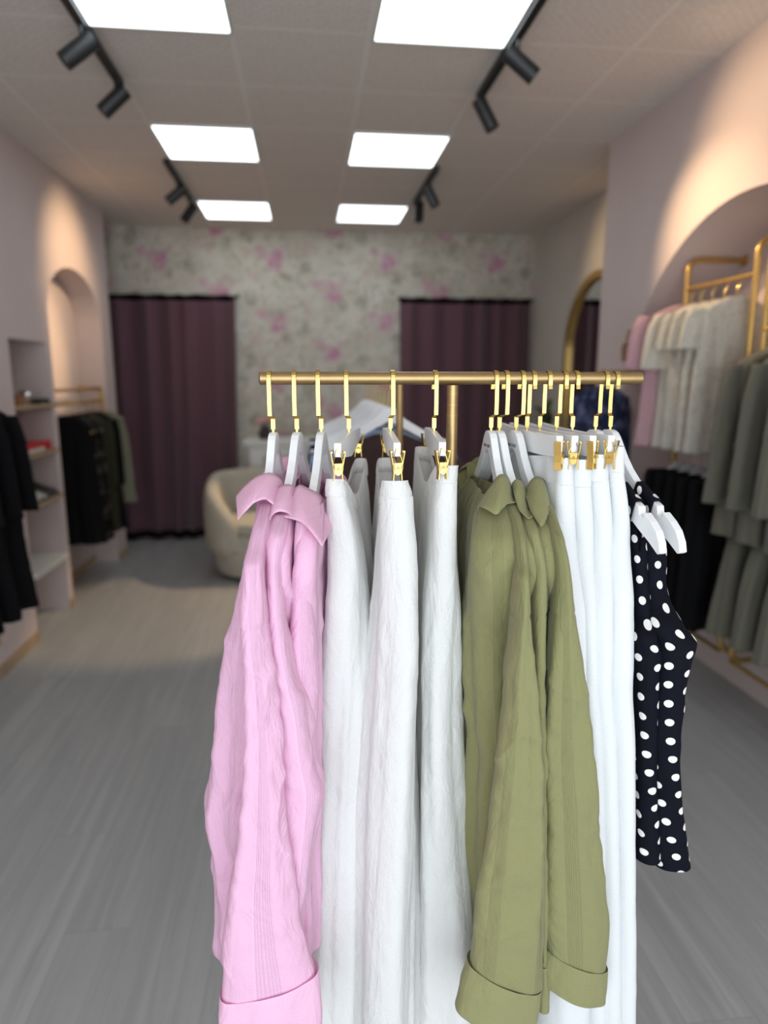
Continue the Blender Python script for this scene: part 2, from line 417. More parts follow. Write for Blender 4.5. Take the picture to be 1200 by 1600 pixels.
    # outward check
    cx = X.mean(1, keepdims=True); cy = Y.mean(1, keepdims=True)
    sg = np.sign(np.sum(nX * (X - cx) + nY * (Y - cy)))
    X = X + sg * nX * D; Y = Y + sg * nY * D
    if hem:                                           # turned-in hem
        for k_, (ins, up) in enumerate(((.0012, .0008), (.0028, .012))):
            X = np.vstack([X, X[nv - 1:nv] - sg * nX[nv - 1:nv] * ins]); Y = np.vstack([Y, Y[nv - 1:nv] - sg * nY[nv - 1:nv] * ins]); Zg = np.vstack([Zg, Zg[nv - 1:nv] + (up if k_ else -.0)])
        A = np.vstack([A, A[-1:], A[-1:]]); dz = np.vstack([dz, dz[-1:] + .001, dz[-1:] + .01])
    m = X.shape[0]
    V = np.stack([X, Y, Zg], -1).reshape(-1, 3)
    i = np.arange(m - 1)[:, None]; j = np.arange(nu)[None, :]; jn = (j + 1) % nu
    Fq = np.stack([i * nu + j, i * nu + jn, (i + 1) * nu + jn, (i + 1) * nu + j], -1).reshape(-1, 4)
    me = bpy.data.meshes.new(name)
    faces = Fq.tolist()
    if captop: faces.append(list(range(nu))[::-1])
    if capbot: faces.append(list(range((m - 1) * nu, m * nu)))
    me.from_pydata(V.tolist(), [], faces)
    uvl = me.uv_layers.new(name='UVMap')
    ua = np.repeat((u * pref)[None, :], m, 0) + uoff; va = np.repeat(dz, nu, 1) if dz.shape[1] == 1 else dz
    un = np.concatenate([ua, np.full((m, 1), pref + uoff)], 1)
    uq = np.stack([np.broadcast_to(un[i, j], (m - 1, nu)), np.broadcast_to(un[i, j + 1], (m - 1, nu)), np.broadcast_to(un[i + 1, j + 1], (m - 1, nu)), np.broadcast_to(un[i + 1, j], (m - 1, nu))], -1)
    vq = np.stack([va[i, j], va[i, jn], va[i + 1, jn], va[i + 1, j]], -1)
    uvs = np.stack([uq, -vq], -1).reshape(-1, 2)
    full = np.zeros((len(me.loops), 2)); full[:len(uvs)] = uvs
    uvl.data.foreach_set('uv', full.ravel())
    o = link(name, me, mat, parent, True)
    # normals outward
    if sg < 0: pass
    return o
def patch(name, mat, parent, grids, thick=.0016, closed=False):
    """grids: list of (n, m, 3) arrays, each one a sheet of cloth in the same mesh"""
    vs = []; fs = []; uvs = []
    for G in grids:
        n, m, _ = G.shape; k = len(vs)
        vs += [tuple(p) for p in G.reshape(-1, 3)]
        du = np.concatenate([[0], np.cumsum(np.linalg.norm(np.diff(G[:, m // 2], axis=0), axis=1))]); dv = np.concatenate([[0], np.cumsum(np.linalg.norm(np.diff(G[n // 2], axis=0), axis=1))])
        for i in range(n - 1):
            for j in range(m - 1):
                fs.append((k + i * m + j, k + i * m + j + 1, k + (i + 1) * m + j + 1, k + (i + 1) * m + j))
                uvs += [(du[i], dv[j]), (du[i], dv[j + 1]), (du[i + 1], dv[j + 1]), (du[i + 1], dv[j])]
    me = bpy.data.meshes.new(name); me.from_pydata(vs, [], fs)
    uvl = me.uv_layers.new(name='UVMap'); uvl.data.foreach_set('uv', np.array(uvs).ravel())
    o = link(name, me, mat, parent, True)
    if thick:
        md = o.modifiers.new('thickness', 'SOLIDIFY'); md.thickness = thick; md.offset = 0
    return o
def resample(pts, n):
    pts = np.array(pts, float); d = np.concatenate([[0], np.cumsum(np.linalg.norm(np.diff(pts, axis=0), axis=1))])
    t = np.linspace(0, d[-1], n)
    return np.stack([pchip(d, pts[:, k], t) for k in range(pts.shape[1])], -1)
# ================================================================== FRONT RACK
YR, ZR = 1.18, 1.649
def xat(px, py, Y): return float(onY(px, py, Y)[0])
rx0, rx1 = xat(405, 591, YR), xat(1001, 591, YR)
px_post = xat(707, 620, YR)
rack = thing('clothes_rack', (px_post, YR, 0), 'brass coloured clothes rack in front, with pink, white and olive garments hung along it', 'clothes rack', 'free-standing brass racks')
b = MB().tube([(rx0 + .004, YR, ZR), (rx1, YR, ZR)], .0108, 24); rail = b.build('rail', M['satingold'], rack, True)
MB().tube([(rx0, YR, ZR), (rx0 + .002, YR, ZR), (rx0 + .006, YR, ZR)], [.0085, .0112, .0112], 24).build('end_cap', M['satingold'], rail, True)
MB().tube([(px_post, YR, .03), (px_post, YR, ZR - .012)], .0098, 24).build('post', M['satingold'], rack, True)
b = MB()
for zz in (1.622, 1.603, 1.585): b.tube([(px_post, YR, zz), (px_post, YR, zz + .0012)], .0102, 24)
b.build('joint_ring', M['oldgold'], rack, True)
b = MB().tube([(px_post, YR - .28, .016), (px_post, YR + .28, .016)], .015, 16); b.tube([(px_post - .3, YR, .016), (px_post + .3, YR, .016)], .015, 16)
b.tube([(px_post, YR, .012), (px_post, YR, .05)], .02, 16)
b.build('base', M['satingold'], rack, True)

def hook(parent, xs, xb, Yr, front, zn=1.559, scale=1.0, zr=ZR):
    s = -1 if front else 1
    b = MB()
    b.ribbon([(xs, Yr, zn - .004), (xs, Yr, zn + .004), (xs, Yr, zn + .0055), (xs, Yr, zn + .024)], [.004, .004, .0078, .0078], .003)
    pts = [(xs, Yr, zn + .022), (xs * .7 + xb * .3, Yr + s * .006, zn + .0255), (xb, Yr + s * .0135, zn + .028), (xb, Yr + s * .0142, zn + .05), (xb, Yr + s * .0134, zr - .004)]
    for k in range(0, 9):
        a = PI * k / 8
        pts.append((xb, Yr + s * .0128 * math.cos(a), zr + .0128 * math.sin(a)))
    pts += [(xb, Yr - s * .0130, zr - .012), (xb, Yr - s * .0145, zr - .019)]
    b.ribbon(pts, .0074, .0013)
    return b.build('hook', M['gold'], parent, False, .0004, 1)
def sprof():
    up = [(0, 0), (.010, -.0008), (.018, -.004), (.026, -.011), (.038, -.026), (.052, -.044), (.070, -.062), (.092, -.079), (.120, -.095), (.148, -.107), (.158, -.111), (.161, -.124), (.170, -.127), (.173, -.118), (.192, -.129), (.207, -.141), (.217, -.157), (.221, -.172)]
    lo = [(.214, -.176), (.190, -.162), (.160, -.148), (.130, -.132), (.100, -.115), (.075, -.098), (.052, -.078), (.034, -.058), (.020, -.042), (.008, -.034), (0, -.033)]
    h = up + lo
    return h, [(-a, z) for a, z in h[::-1]]
def letters(parent, body, size, fn):
    cu = bpy.data.curves.new('lettering', 'FONT'); cu.body = body; cu.size = size; cu.extrude = .0002; cu.align_x = 'CENTER'; cu.align_y = 'CENTER'
    t = bpy.data.objects.new('tmp', cu); C.objects.link(t); bpy.context.view_layer.update()
    me = bpy.data.meshes.new_from_object(t.evaluated_get(bpy.context.evaluated_depsgraph_get()))
    bpy.data.objects.remove(t); bpy.data.curves.remove(cu)
    for v in me.vertices: v.co = fn(v.co.x, v.co.y, v.co.z)
    me.update(); return link('lettering', me, M['ink'], parent, False)
def shirt_hanger(stem, hooktop, tip, label, front=True, text=False, group='white wooden hangers on the front rack'):
    xs = xat(stem, 672, YR); xt = xat(*tip, YR - .215)
    d = np.array([xt - xs, -.215, 0]); d /= np.linalg.norm(d); e = np.array([-d[1], d[0], 0])
    zn = 1.559
    t = thing('clothes_hanger', (xs, YR, zn), label, 'hanger', group)
    h, h2 = sprof(); b = MB()
    fn = lambda a, z, w: np.array([xs, YR, zn]) + d * a + e * w + np.array([0, 0, z])
    poly = h + h2[1:-1]
    b.prism(poly, fn, -.0065, .0065)
    o = b.build('hanger_body', M['hanger'], t, False, .0015, 2)
    hook(t, xs, xat(hooktop, 585, YR), YR, front)
    if text:
        # lettering on the face that looks towards -X
        side = e if e[0] < 0 else -e
        letters(t, 'IANA CONEY', .0078, lambda x, y, z: Vector(tuple(np.array([xs, YR, zn - .0265]) + d * (x + .0) + np.array([0, 0, y]) + side * (.0066 + z))))
    return dict(x=xs, d=d, t=t)
def clip(parent, P, yaw, eye):
    P = np.array(P, float)
    ax = np.array([[math.cos(yaw), math.sin(yaw), 0], [-math.sin(yaw), math.cos(yaw), 0], [0, 0, 1]])
    b = MB()
    for s in (-1, 1):
        pr = [(.0105, .021), (.0068, 0), (.0052, -.012), (.0062, -.024)]
        poly = [(s * (a), z) for a, z in pr] + [(s * (a + .0013), z) for a, z in pr[::-1]]
        b.prism(poly, lambda a, z, w: P + ax[0] * a + ax[2] * z + ax[1] * w, -.0055, .0055)
        b.box(P + ax[0] * s * .0098 + ax[2] * .0195, (.0035, .0085, .003), ax)
    # sprung front plate with a scroll
    b.prism([(-.0062, .003), (.0062, .003), (.0048, -.013), (.0018, -.0155), (-.0018, -.0155), (-.0048, -.013)], lambda a, z, w: P + ax[0] * a + ax[2] * z + ax[1] * w, -.0062, -.0054)
    o = b.build('clip', M['gold'], parent, False, .0003, 1)
    s = MB(); s.tube([P + ax[1] * -.0066 + ax[0] * (.0024 * (1 - k / 26) * math.cos(k * .42)) + ax[2] * (-.005 + .0024 * (1 - k / 26) * math.sin(k * .42)) for k in range(22)], .0005, 6)
    s.build('scroll', M['oldgold'], o, True)
    w = MB(); eye = np.array(eye, float)
    w.tube([eye + ax[0] * .002, eye - ax[0] * .002, P + ax[0] * -.007 + ax[2] * .006 - ax[1] * .004, P + ax[0] * -.007 - ax[2] * .006 - ax[1] * .0075, P + ax[0] * .007 - ax[2] * .006 - ax[1] * .0075, P + ax[0] * .007 + ax[2] * .006 - ax[1] * .004, eye + ax[0] * .002], .0007, 6)
    w.build('wire_loop', M['gold'], o, True)
def bar_hanger(stem, hooktop, near, label, front, cyaw, half=.152, flat=False, group='white clip hangers on the front rack'):
    xs = xat(stem, 672, YR); xt = xat(*near, YR - half); zn = 1.559
    d = np.array([xt - xs, -half, 0]); d /= np.linalg.norm(d); e = np.array([-d[1], d[0], 0])
    t = thing('clip_hanger', (xs, YR, zn), label, 'hanger', group)
    L = half + .006
    h = [(0, 0), (.02, -.001), (.06, -.002), (L, -.005), (L + .001, -.009), (L, -.026), (.09, -.034), (0, -.042)]
    if flat: h = [(0, 0), (.02, 0), (.06, .0), (L, .003), (L + .001, .0), (L, -.030), (.09, -.034), (0, -.036)]
    poly = h + [(-a, z) for a, z in h[::-1]][1:-1]
    MB().prism(poly, lambda a, z, w: np.array([xs, YR, zn]) + d * a + e * w + np.array([0, 0, z]), -.0055, .0055).build('hanger_body', M['hanger'], t, False, .0012, 2)
    hook(t, xs, xat(hooktop, 585, YR), YR, front)
    for s in (1, -1):
        c = np.array([xs, YR, zn]) + d * s * (half + .006)
        P = c + np.array([0, 0, -.026 if flat else -.038]); eye = c + np.array([0, 0, -.008 if flat else -.014]) + d * s * .001
        clip(t, P, cyaw * s if s > 0 else cyaw, eye)
    return dict(x=xs, d=d, t=t)

def rows_near(rows):
    z, c, w = [], [], []
    for py, xl, xr, Y in rows:
        wpx = (xr - xl) / 2; bn = wpx / FPX * Y; Yw = Y + .5 * bn
        a = onY(xl, py, Yw); bb = onY(xr, py, Yw)
        z.append((a[2] + bb[2]) / 2); c.append(((a[0] + bb[0]) / 2, Y)); w.append((bb[0] - a[0]) / 2)
    # strictly descending heights
    for i in range(1, len(z)): z[i] = min(z[i], z[i - 1] - .003)
    return z, c, w
def sub(z, c, w, za, zb, grow=0.0):
    zs = np.array(z); tt = -zs
    n = 9; q = np.linspace(-za, -zb, n)
    f = lambda v: pchip(tt, v, q)
    return list(-q), list(zip(f([p[0] for p in c]), f([p[1] for p in c]))), list(f(w) + grow)
def far_of(c, hx, k=.2, yr=YR):
    x0 = c[0][0]; y0 = min(p[1] for p in c)
    return [(2 * hx - x0 + k * (p[0] - x0), 2 * yr - p[1]) for p in c]
SH = ([742, 775, 800, 828, 860, 900, 960, 1000], [1.085, 1.055, 1.015, .972, .950, .950, .982, 1.0])
def shirt(label, hang, mat, matp, body, sleeve, cuff, collar, seed, sl=0.0, csl=0.0, sdepth=.03, back='R', group=None, sy=.945, seam_y=965):
    hx = hang['x']
    t = thing('shirt', (hx, YR, 1.46), label, 'shirt', group)
    rows = [(py, xl, xr, float(np.interp(py, SH[0], SH[1]))) for py, xl, xr in body]
    z, c, w = rows_near(rows)
    far = far_of(c, hx, .15)
    bf = [min(x, .03) for x in w]
    loft('body', mat, t, z, c, far, w, bf, folds=((.075, .006, .15, .8), (.041, .0035, -.2, 1)), seed=seed, nu=260, nv=150, grow=(.12, .6), wrinkle=.0028, uoff=seed * .013)
    # sleeve on the near shoulder, then its twin on the far one
    rs = [(py, xl, xr, max(float(np.interp(py, SH[0], SH[1])) + .004, sy) if py < 875 else sy) for py, xl, xr in sleeve]
    zz, cc, ww, yc = [], [], [], []
    for py, xl, xr, Y in rs:
        yc.append(Y)
        a = onY(xl, py, Y); d = onY(xr, py, Y); zz.append((a[2] + d[2]) / 2); cc.append((a[0] + d[0]) / 2); ww.append((d[0] - a[0]) / 2)
    nk = len(zz); dp = [float(np.interp(a[0], [780, 860, 900, 960], [.018, .020, .024, sdepth])) for a in rs]
    rc = []
    for py, xl, xr in cuff:
        a = onY(xl, py, sy); d = onY(xr, py, sy); rc.append(((a[2] + d[2]) / 2, (a[0] + d[0]) / 2, (d[0] - a[0]) / 2))
    for far_side in (False, True):
        yy = (2 * YR - sy) if far_side else sy; ys = [2 * YR - a if far_side else a for a in yc]
        fx = (lambda x: 2 * hx - cc[0] + .25 * (x - cc[0])) if far_side else (lambda x: x)
        f = .6 if far_side else 1.0
        near_ = [(fx(x), y_ - q) for x, q, y_ in zip(cc, dp, ys)]; far_ = [(fx(x), y_ + q) for x, q, y_ in zip(cc, dp, ys)]
        loft('sleeve', mat, t, zz, near_, far_, [x * f for x in ww], [x * f for x in ww], folds=((.06, .0045, .35, .8), (.034, .0025, -.3, 1)), seed=seed + 3 + far_side, nu=190, nv=260, round_=True, grow=(.12, .45), wrinkle=.0032, fade=.16, captop=True, seam=float(onY(600, seam_y, sy)[2]), uoff=seed * .02,
             slant=lambda v, X, Y: sl * X * np.clip((v - .6) / .4, 0, 1) ** 2)
        nc = [(fx(r[1]), yy - sdepth - .0022) for r in rc]; fc = [(fx(r[1]), yy + sdepth + .0022) for r in rc]
        cu = loft('cuff', matp, t, [r[0] for r in rc], nc, fc, [r[2] * f + .0016 for r in rc], [r[2] * f + .0016 for r in rc], folds=((.07, .002, .2, 1),), seed=seed + 8, nu=140, nv=40, round_=True, grow=(-.2, .2), wrinkle=.0012,
             slant=lambda v, X, Y: csl * X)
        if not far_side:
            # buttonhole stitched on the front of the cuff
            zc = rc[1][0] + csl * rc[1][2] * .55; xc = rc[1][1] + rc[1][2] * .55
            MB().b2((xc - .006, yy - sdepth * .84, zc - .0012), (xc + .006, yy - sdepth * .76, zc + .0012)).build('buttonhole', M['olivethread'] if matp is M['oliveplain'] else M['pinkthread'], cu)
    cl = lambda y, Y: min(Y, float(np.interp(y, SH[0], SH[1])) - .018)
    top = resample([onY(x, y, Y) for x, y, Y in collar[0]], 26); bot = resample([onY(x, y, cl(y, Y)) for x, y, Y in collar[1]], 26)
    m = 11; G = np.zeros((26, m, 3))
    for j in range(m):
        q = j / (m - 1)
        G[:, j] = top * (1 - q) + bot * q
        G[:, j, 1] -= .010 * math.sin(PI * q) ** .8 * np.sin(PI * np.linspace(.08, .92, 26))
    st = np.zeros((26, 6, 3))                                    # the stand inside the fold
    for j in range(6):
        q = j / 5; st[:, j] = top + np.array([0, .012 * q, 0]) + np.array([0, 0, -.030 * q]); st[:, j, 2] += .0015 * math.sin(PI * q * .5)
    Gm = G.copy(); Gm[:, :, 1] = 2 * YR - G[:, :, 1]; Gm[:, :, 0] += 2 * (hx - np.mean(top[:, 0])) * .9
    sm = st.copy(); sm[:, :, 1] = 2 * YR - st[:, :, 1]; sm[:, :, 0] += 2 * (hx - np.mean(top[:, 0])) * .9
    iend = -1 if back == 'R' else 0
    br = np.zeros((14, m, 3))
    for i in range(14):
        q = i / 13
        br[i] = G[iend] * (1 - q) + Gm[iend] * q
        br[i, :, 0] += (.010 if back == 'R' else -.010) * math.sin(PI * q)
    patch('collar', matp, t, [G, st, Gm, sm, br], .0016)
    return t
hg = 'white wooden hangers carrying shirts and tops'
h1 = shirt_hanger(427, 420, (399, 868), 'white wooden hanger in the leftmost pink shirt of the front rack', True)
h2 = shirt_hanger(464, 459, (424, 868), 'white wooden hanger in the middle pink shirt of the front rack', True)
h3 = shirt_hanger(502, 496, (468, 868), 'white wooden hanger in the pink shirt next to the white skirts', True)
h7 = shirt_hanger(767, 774, (812, 868), 'white lettered hanger in the leftmost, nearest olive shirt', True, True)
h8 = shirt_hanger(780, 791, (838, 868), 'white hanger of the half-hidden olive shirt between the other two', True, True)
h9 = shirt_hanger(806, 816, (874, 868), 'white lettered hanger in the olive shirt beside the white trousers', True, True)
h14 = shirt_hanger(930, 946, (1034, 862), 'white notched hanger of the polka dot top nearer the white trousers', False)
h15 = shirt_hanger(953, 962, (1066, 856), 'outermost white notched hanger, in the rightmost polka dot top', False)
PG = 'pink shirts on the front rack'; OG = 'olive shirts on the front rack'
shirt('pink striped shirt leftmost on the front rack, its cuff hanging lowest', h1, M['pink'], M['pinkplain'],
      [(762, 408, 434), (785, 402, 432), (810, 398, 430), (830, 395, 425), (870, 388, 418), (900, 377, 416), (950, 364, 418), (1000, 352, 424), (1065, 335, 430), (1125, 328, 434), (1190, 320, 438), (1290, 304, 440), (1340, 318, 442), (1420, 327, 445), (1500, 325, 450)],
      [(785, 407, 428), (820, 396, 421), (850, 388, 415), (880, 381, 413), (915, 379, 415), (950, 374, 418), (1000, 377, 422), (1100, 386, 432), (1190, 383, 440), (1300, 374, 449), (1400, 359, 460), (1470, 352, 475), (1538, 346, 494)],
      [(1530, 344, 497), (1565, 341, 500), (1600, 341, 502), (1640, 342, 503)],
      ([(369, 775, 1.075), (385, 757, 1.07), (405, 743, 1.065), (420, 739, 1.07), (435, 746, 1.085), (443, 757, 1.11)],
       [(372, 812, 1.035), (385, 798, 1.015), (398, 785, 1.005), (412, 780, 1.005), (420, 783, 1.015), (428, 789, 1.045)]), 1, .22, .22, .032, 'R', PG, .935)
shirt('pink striped shirt in the middle of the three, elbow folded', h2, M['pink'], M['pinkplain'],
      [(780, 430, 462), (800, 427, 460), (820, 424, 456), (845, 420, 454), (870, 415, 450), (900, 412, 452), (950, 412, 460), (1000, 415, 470), (1100, 425, 480), (1200, 430, 484), (1400, 435, 478), (1500, 438, 476)],
      [(802, 429, 453), (835, 420, 448), (860, 416, 443), (880, 417, 440), (920, 417, 444), (960, 418, 447), (1000, 420, 455), (1060, 424, 471), (1110, 428, 488), (1170, 434, 496), (1230, 440, 510), (1270, 442, 505), (1320, 444, 494), (1380, 444, 484), (1430, 442, 474), (1500, 434, 468)],
      [(1495, 430, 468), (1530, 428, 470), (1560, 426, 470)],
      ([(428, 770, 1.075), (437, 760, 1.07), (450, 757, 1.068), (462, 762, 1.08), (472, 770, 1.11)],
       [(421, 812, 1.035), (428, 803, 1.02), (438, 799, 1.012), (450, 802, 1.02), (460, 812, 1.05)]), 2, .1, .1, .026, 'R', PG, .962, 905)
shirt('pink striped shirt tucked against the first white skirt', h3, M['pink'], M['pinkplain'],
      [(790, 466, 498), (815, 464, 497), (845, 462, 494), (870, 460, 492), (900, 457, 490), (1000, 452, 494), (1100, 452, 492), (1300, 455, 488), (1500, 456, 486)],
      [(812, 463, 486), (845, 460, 483), (868, 460, 481), (885, 461, 481), (920, 458, 486), (960, 455, 489), (1000, 453, 492), (1050, 455, 496), (1110, 460, 495), (1200, 462, 492), (1350, 455, 480), (1480, 450, 474)],
      [(1475, 448, 474), (1510, 446, 474), (1540, 446, 474)],
      ([(442, 802, 1.04), (455, 780, 1.045), (468, 758, 1.06), (485, 765, 1.065), (500, 773, 1.085), (506, 781, 1.11)],
       [(444, 807, 1.03), (455, 810, 1.02), (468, 815, 1.015), (482, 826, 1.012), (493, 839, 1.015), (503, 853, 1.035)]), 3, .1, .1, .022, 'R', PG, .985, 900)
shirt('olive striped shirt leftmost of the olive three, wide cuff turned up', h7, M['olive'], M['oliveplain'],
      [(772, 756, 800), (795, 752, 804), (815, 748, 808), (845, 744, 815), (880, 741, 819), (915, 738, 822), (960, 733, 823), (1000, 729, 822), (1060, 729, 825), (1120, 733, 828), (1200, 738, 830), (1265, 733, 832), (1330, 729, 834), (1375, 737, 836), (1470, 748, 838)],
      [(785, 788, 806), (815, 797, 813), (845, 802, 820), (872, 805, 823), (900, 804, 824), (950, 801, 824), (1000, 797, 827), (1050, 791, 831), (1100, 786, 835), (1150, 780, 839), (1200, 774, 845), (1250, 766, 848), (1330, 755, 849), (1400, 746, 850), (1520, 734, 846)],
      [(1518, 732, 842), (1555, 722, 838), (1590, 713, 830)],
      ([(748, 788, 1.045), (765, 762, 1.05), (783, 741, 1.06), (792, 744, 1.07), (799, 760, 1.08), (806, 782, 1.08)],
       [(750, 790, 1.035), (762, 797, 1.02), (775, 804, 1.01), (784, 796, 1.01), (795, 787, 1.015), (806, 785, 1.04)]), 4, -.45, -.5, .034, 'R', OG, .935)
shirt('olive striped shirt squeezed between the two other olive shirts', h8, M['olive'], M['oliveplain'],
      [(770, 804, 826), (800, 806, 830), (830, 808, 838), (870, 812, 846), (910, 816, 850), (960, 818, 851), (1000, 818, 850), (1100, 822, 848), (1200, 826, 850), (1400, 830, 852), (1560, 835, 853)],
      [(795, 812, 828), (830, 822, 840), (862, 828, 848), (890, 830, 851), (955, 829, 851), (1000, 829, 849), (1100, 832, 846), (1180, 835, 851), (1300, 836, 850), (1400, 838, 851), (1500, 838, 852)],
      [(1495, 836, 853), (1530, 834, 853), (1565, 832, 853)],
      ([(800, 756, 1.07), (807, 749, 1.065), (815, 752, 1.068), (823, 773, 1.068), (831, 802, 1.065)],
       [(803, 772, 1.035), (810, 795, 1.025), (818, 804, 1.015), (826, 810, 1.015), (832, 807, 1.03)]), 5, -.1, -.1, .022, 'R', OG, .965)
shirt('olive striped shirt rightmost of the three, open cuff over white trousers', h9, M['olive'], M['oliveplain'],
      [(775, 826, 852), (800, 829, 860), (830, 833, 870), (870, 840, 880), (910, 848, 888), (960, 854, 892), (1050, 852, 898), (1200, 852, 905), (1400, 856, 915), (1480, 858, 918)],
      [(785, 844, 860), (815, 853, 870), (842, 860, 878), (870, 865, 885), (900, 866, 889), (950, 862, 893), (1000, 858, 900), (1050, 855, 907), (1100, 851, 914), (1180, 847, 924), (1250, 849, 930), (1330, 850, 938), (1390, 850, 945), (1440, 851, 947), (1495, 854, 944)],
      [(1492, 852, 946), (1515, 849, 945), (1545, 848, 941)],
      ([(820, 772, 1.065), (828, 753, 1.065), (838, 745, 1.065), (849, 749, 1.07), (855, 765, 1.075), (860, 785, 1.08)],
       [(822, 776, 1.035), (830, 800, 1.025), (838, 813, 1.015), (846, 823, 1.012), (853, 812, 1.02), (859, 792, 1.045)]), 6, -.4, -.45, .030, 'R', OG, .955)
# ---------------------------------------------------------------- white skirts
def clipped(name, part, label, cat, hang, mat, rows, seed, wb, folds, far_w=.02, sag=.0, group=None, wrinkle=.002, k=.2, bandgrow=.0008, nub=.004, grow=(.0, .45)):
    hx = hang['x']
    t = thing(name, (hx, YR, 1.45), label, cat, group)
    if name == 'skirt': rows = [(a, l + (6 if a > 780 else 1), r_ - (6 if a > 780 else 1), Y) for a, l, r_, Y in rows]
    z, c, w = rows_near(rows); far = far_of(c, hx, k)
    bf = [max(.010, min(x * .8, far_w)) for x in w]
    zs = z[0] - wb
    zb, cb, wbb = sub(z, c, w, z[0], zs, bandgrow)
    fb = far_of(c, hx, k); zb2, fb2, _ = sub(z, fb, w, z[0], zs, 0); bb = sub(z, c, bf, z[0], zs, bandgrow)[2]
    loft('waistband', mat, t, zb, cb, fb2, wbb, bb, folds=((.05, .0012, 0, 1),), seed=seed, nu=200, nv=18, grow=(0, .2), wrinkle=.0008, slant=lambda v, X, Y: -sag * np.exp(-((X ** 2 + Y ** 2) / .0075)))
    n = 12; zz = np.linspace(zs + .003, z[-1], n); q = -zz; tt = -np.array(z)
    f = lambda v: list(pchip(tt, v, q))
    cc = list(zip(f([p[0] for p in c]), f([p[1] for p in c]))); ff = list(zip(f([p[0] for p in far]), f([p[1] for p in far])))
    loft(part, mat, t, list(zz), cc, ff, f(w), f(bf), folds=folds, seed=seed + 4, nu=420, nv=130, grow=grow, wrinkle=wrinkle, uoff=seed * .017, slant=lambda v, X, Y: -sag * np.exp(-((X ** 2 + Y ** 2) / .0075)) * np.clip(1 - 3.2 * v, 0, 1))
    return t
h4 = bar_hanger(545, 540, (528, 705), 'white clip hanger of the white skirt beside the pink shirts', True, .1)
h5 = bar_hanger(610, 613, (620, 706), 'white clip hanger in the middle white skirt', True, .12)
h6 = bar_hanger(678, 680, (691, 680), 'white clip hanger of the white skirt by the brass post', True, .15)
FS = ((.11, .0105, .08, .8), (.060, .0032, -.10, .9), (.028, .001, .2, 1))
SG = 'white linen skirts on the front rack'
clipped('skirt', 'skirt_body', 'long white linen skirt hung next to the pink shirts', 'skirt', h4, M['white'],
        [(744, 507, 534, 1.043), (760, 505, 537, 1.043), (790, 503, 546, 1.043), (850, 502, 562, 1.043), (900, 500, 566, 1.043), (960, 497, 571, 1.043), (1060, 492, 573, 1.043), (1200, 487, 566, 1.043), (1400, 480, 556, 1.043), (1700, 476, 550, 1.043)], 11, .028, FS, .03, .05, SG, .0011, grow=(-.05, .35))
clipped('skirt', 'skirt_body', 'long white linen skirt in the middle of the three, front seam showing', 'skirt', h5, M['white'],
        [(748, 597, 638, 1.025), (770, 594, 645, 1.025), (800, 592, 648, 1.025), (860, 586, 654, 1.015), (920, 583, 657, 1.004), (1000, 578, 656, 1.004), (1060, 571, 656, 1.004), (1100, 566, 655, 1.004), (1200, 556, 655, 1.004), (1300, 546, 659, 1.004), (1400, 541, 662, 1.004), (1700, 537, 662, 1.004)], 12, .028, FS, .03, .05, SG, .0011, grow=(-.05, .35))
clipped('skirt', 'skirt_body', 'long white linen skirt hung next to the olive shirts, before the brass post', 'skirt', h6, M['white'],
        [(724, 685, 717, 1.03), (747, 681, 716, 1.03), (800, 677, 717, 1.03), (860, 669, 721, 1.03), (900, 665, 726, 1.03), (1000, 661, 726, 1.03), (1100, 659, 727, 1.03), (1200, 658, 732, 1.03), (1300, 660, 738, 1.03), (1400, 662, 744, 1.03), (1700, 662, 752, 1.03)], 13, .028, FS, .03, .05, SG, .0011, grow=(-.05, .35))
# ---------------------------------------------------------------- white trousers
TG = 'white tailored trousers on the front rack'
h10 = bar_hanger(823, 833, (872, 690), 'white clip hanger of the white trousers beside the olive shirts', False, .95, flat=True)
h11 = bar_hanger(843, 857, (896, 690), 'white clip hanger of the second white trousers from the olive shirts', False, -.55, flat=True)
h12 = bar_hanger(869, 882, (924, 688), 'white clip hanger of the third white trousers from the olive shirts', False, .8, flat=True)
h13 = bar_hanger(894, 900, (953, 684), 'white clip hanger of the white trousers beside the polka dot tops', False, -.7, flat=True)
FT = ((.12, .0035, .05, .8), (.055, .0015, -.1, 1))
TR = [('white tailored trousers beside the rightmost olive shirt', h10, [(714, 874, 899), (763, 872, 900), (860, 869, 907), (1000, 871, 929), (1184, 873, 938), (1300, 872, 944), (1600, 866, 930), (1720, 866, 928)]),
      ('white tailored trousers, second pair counting from the olive shirts', h11, [(717, 900, 927), (770, 900, 928), (860, 904, 932), (1000, 915, 936), (1184, 922, 942), (1300, 926, 946), (1600, 926, 950), (1720, 926, 950)]),
      ('white tailored trousers, third pair counting from the olive shirts', h12, [(709, 928, 955), (761, 928, 956), (860, 931, 962), (1000, 932, 964), (1184, 938, 976), (1300, 942, 978), (1600, 948, 979), (1720, 948, 979)]),
      ('white tailored trousers next to the polka dot tops', h13, [(697, 956, 978), (750, 957, 978), (860, 959, 990), (1000, 961, 1000), (1184, 970, 1001), (1300, 974, 1001), (1600, 975, 1003), (1720, 975, 1003)])]
for i, (lab, hh, rows) in enumerate(TR):
    clipped('trousers', 'legs', lab, 'trousers', hh, M['crisp'], [(a, l, r, float(np.interp(a, [860, 1000], [1.025, .985]))) for a, l, r in rows], 21 + i, .044, FT, .014, .012, TG, .0006, .2, .0008)
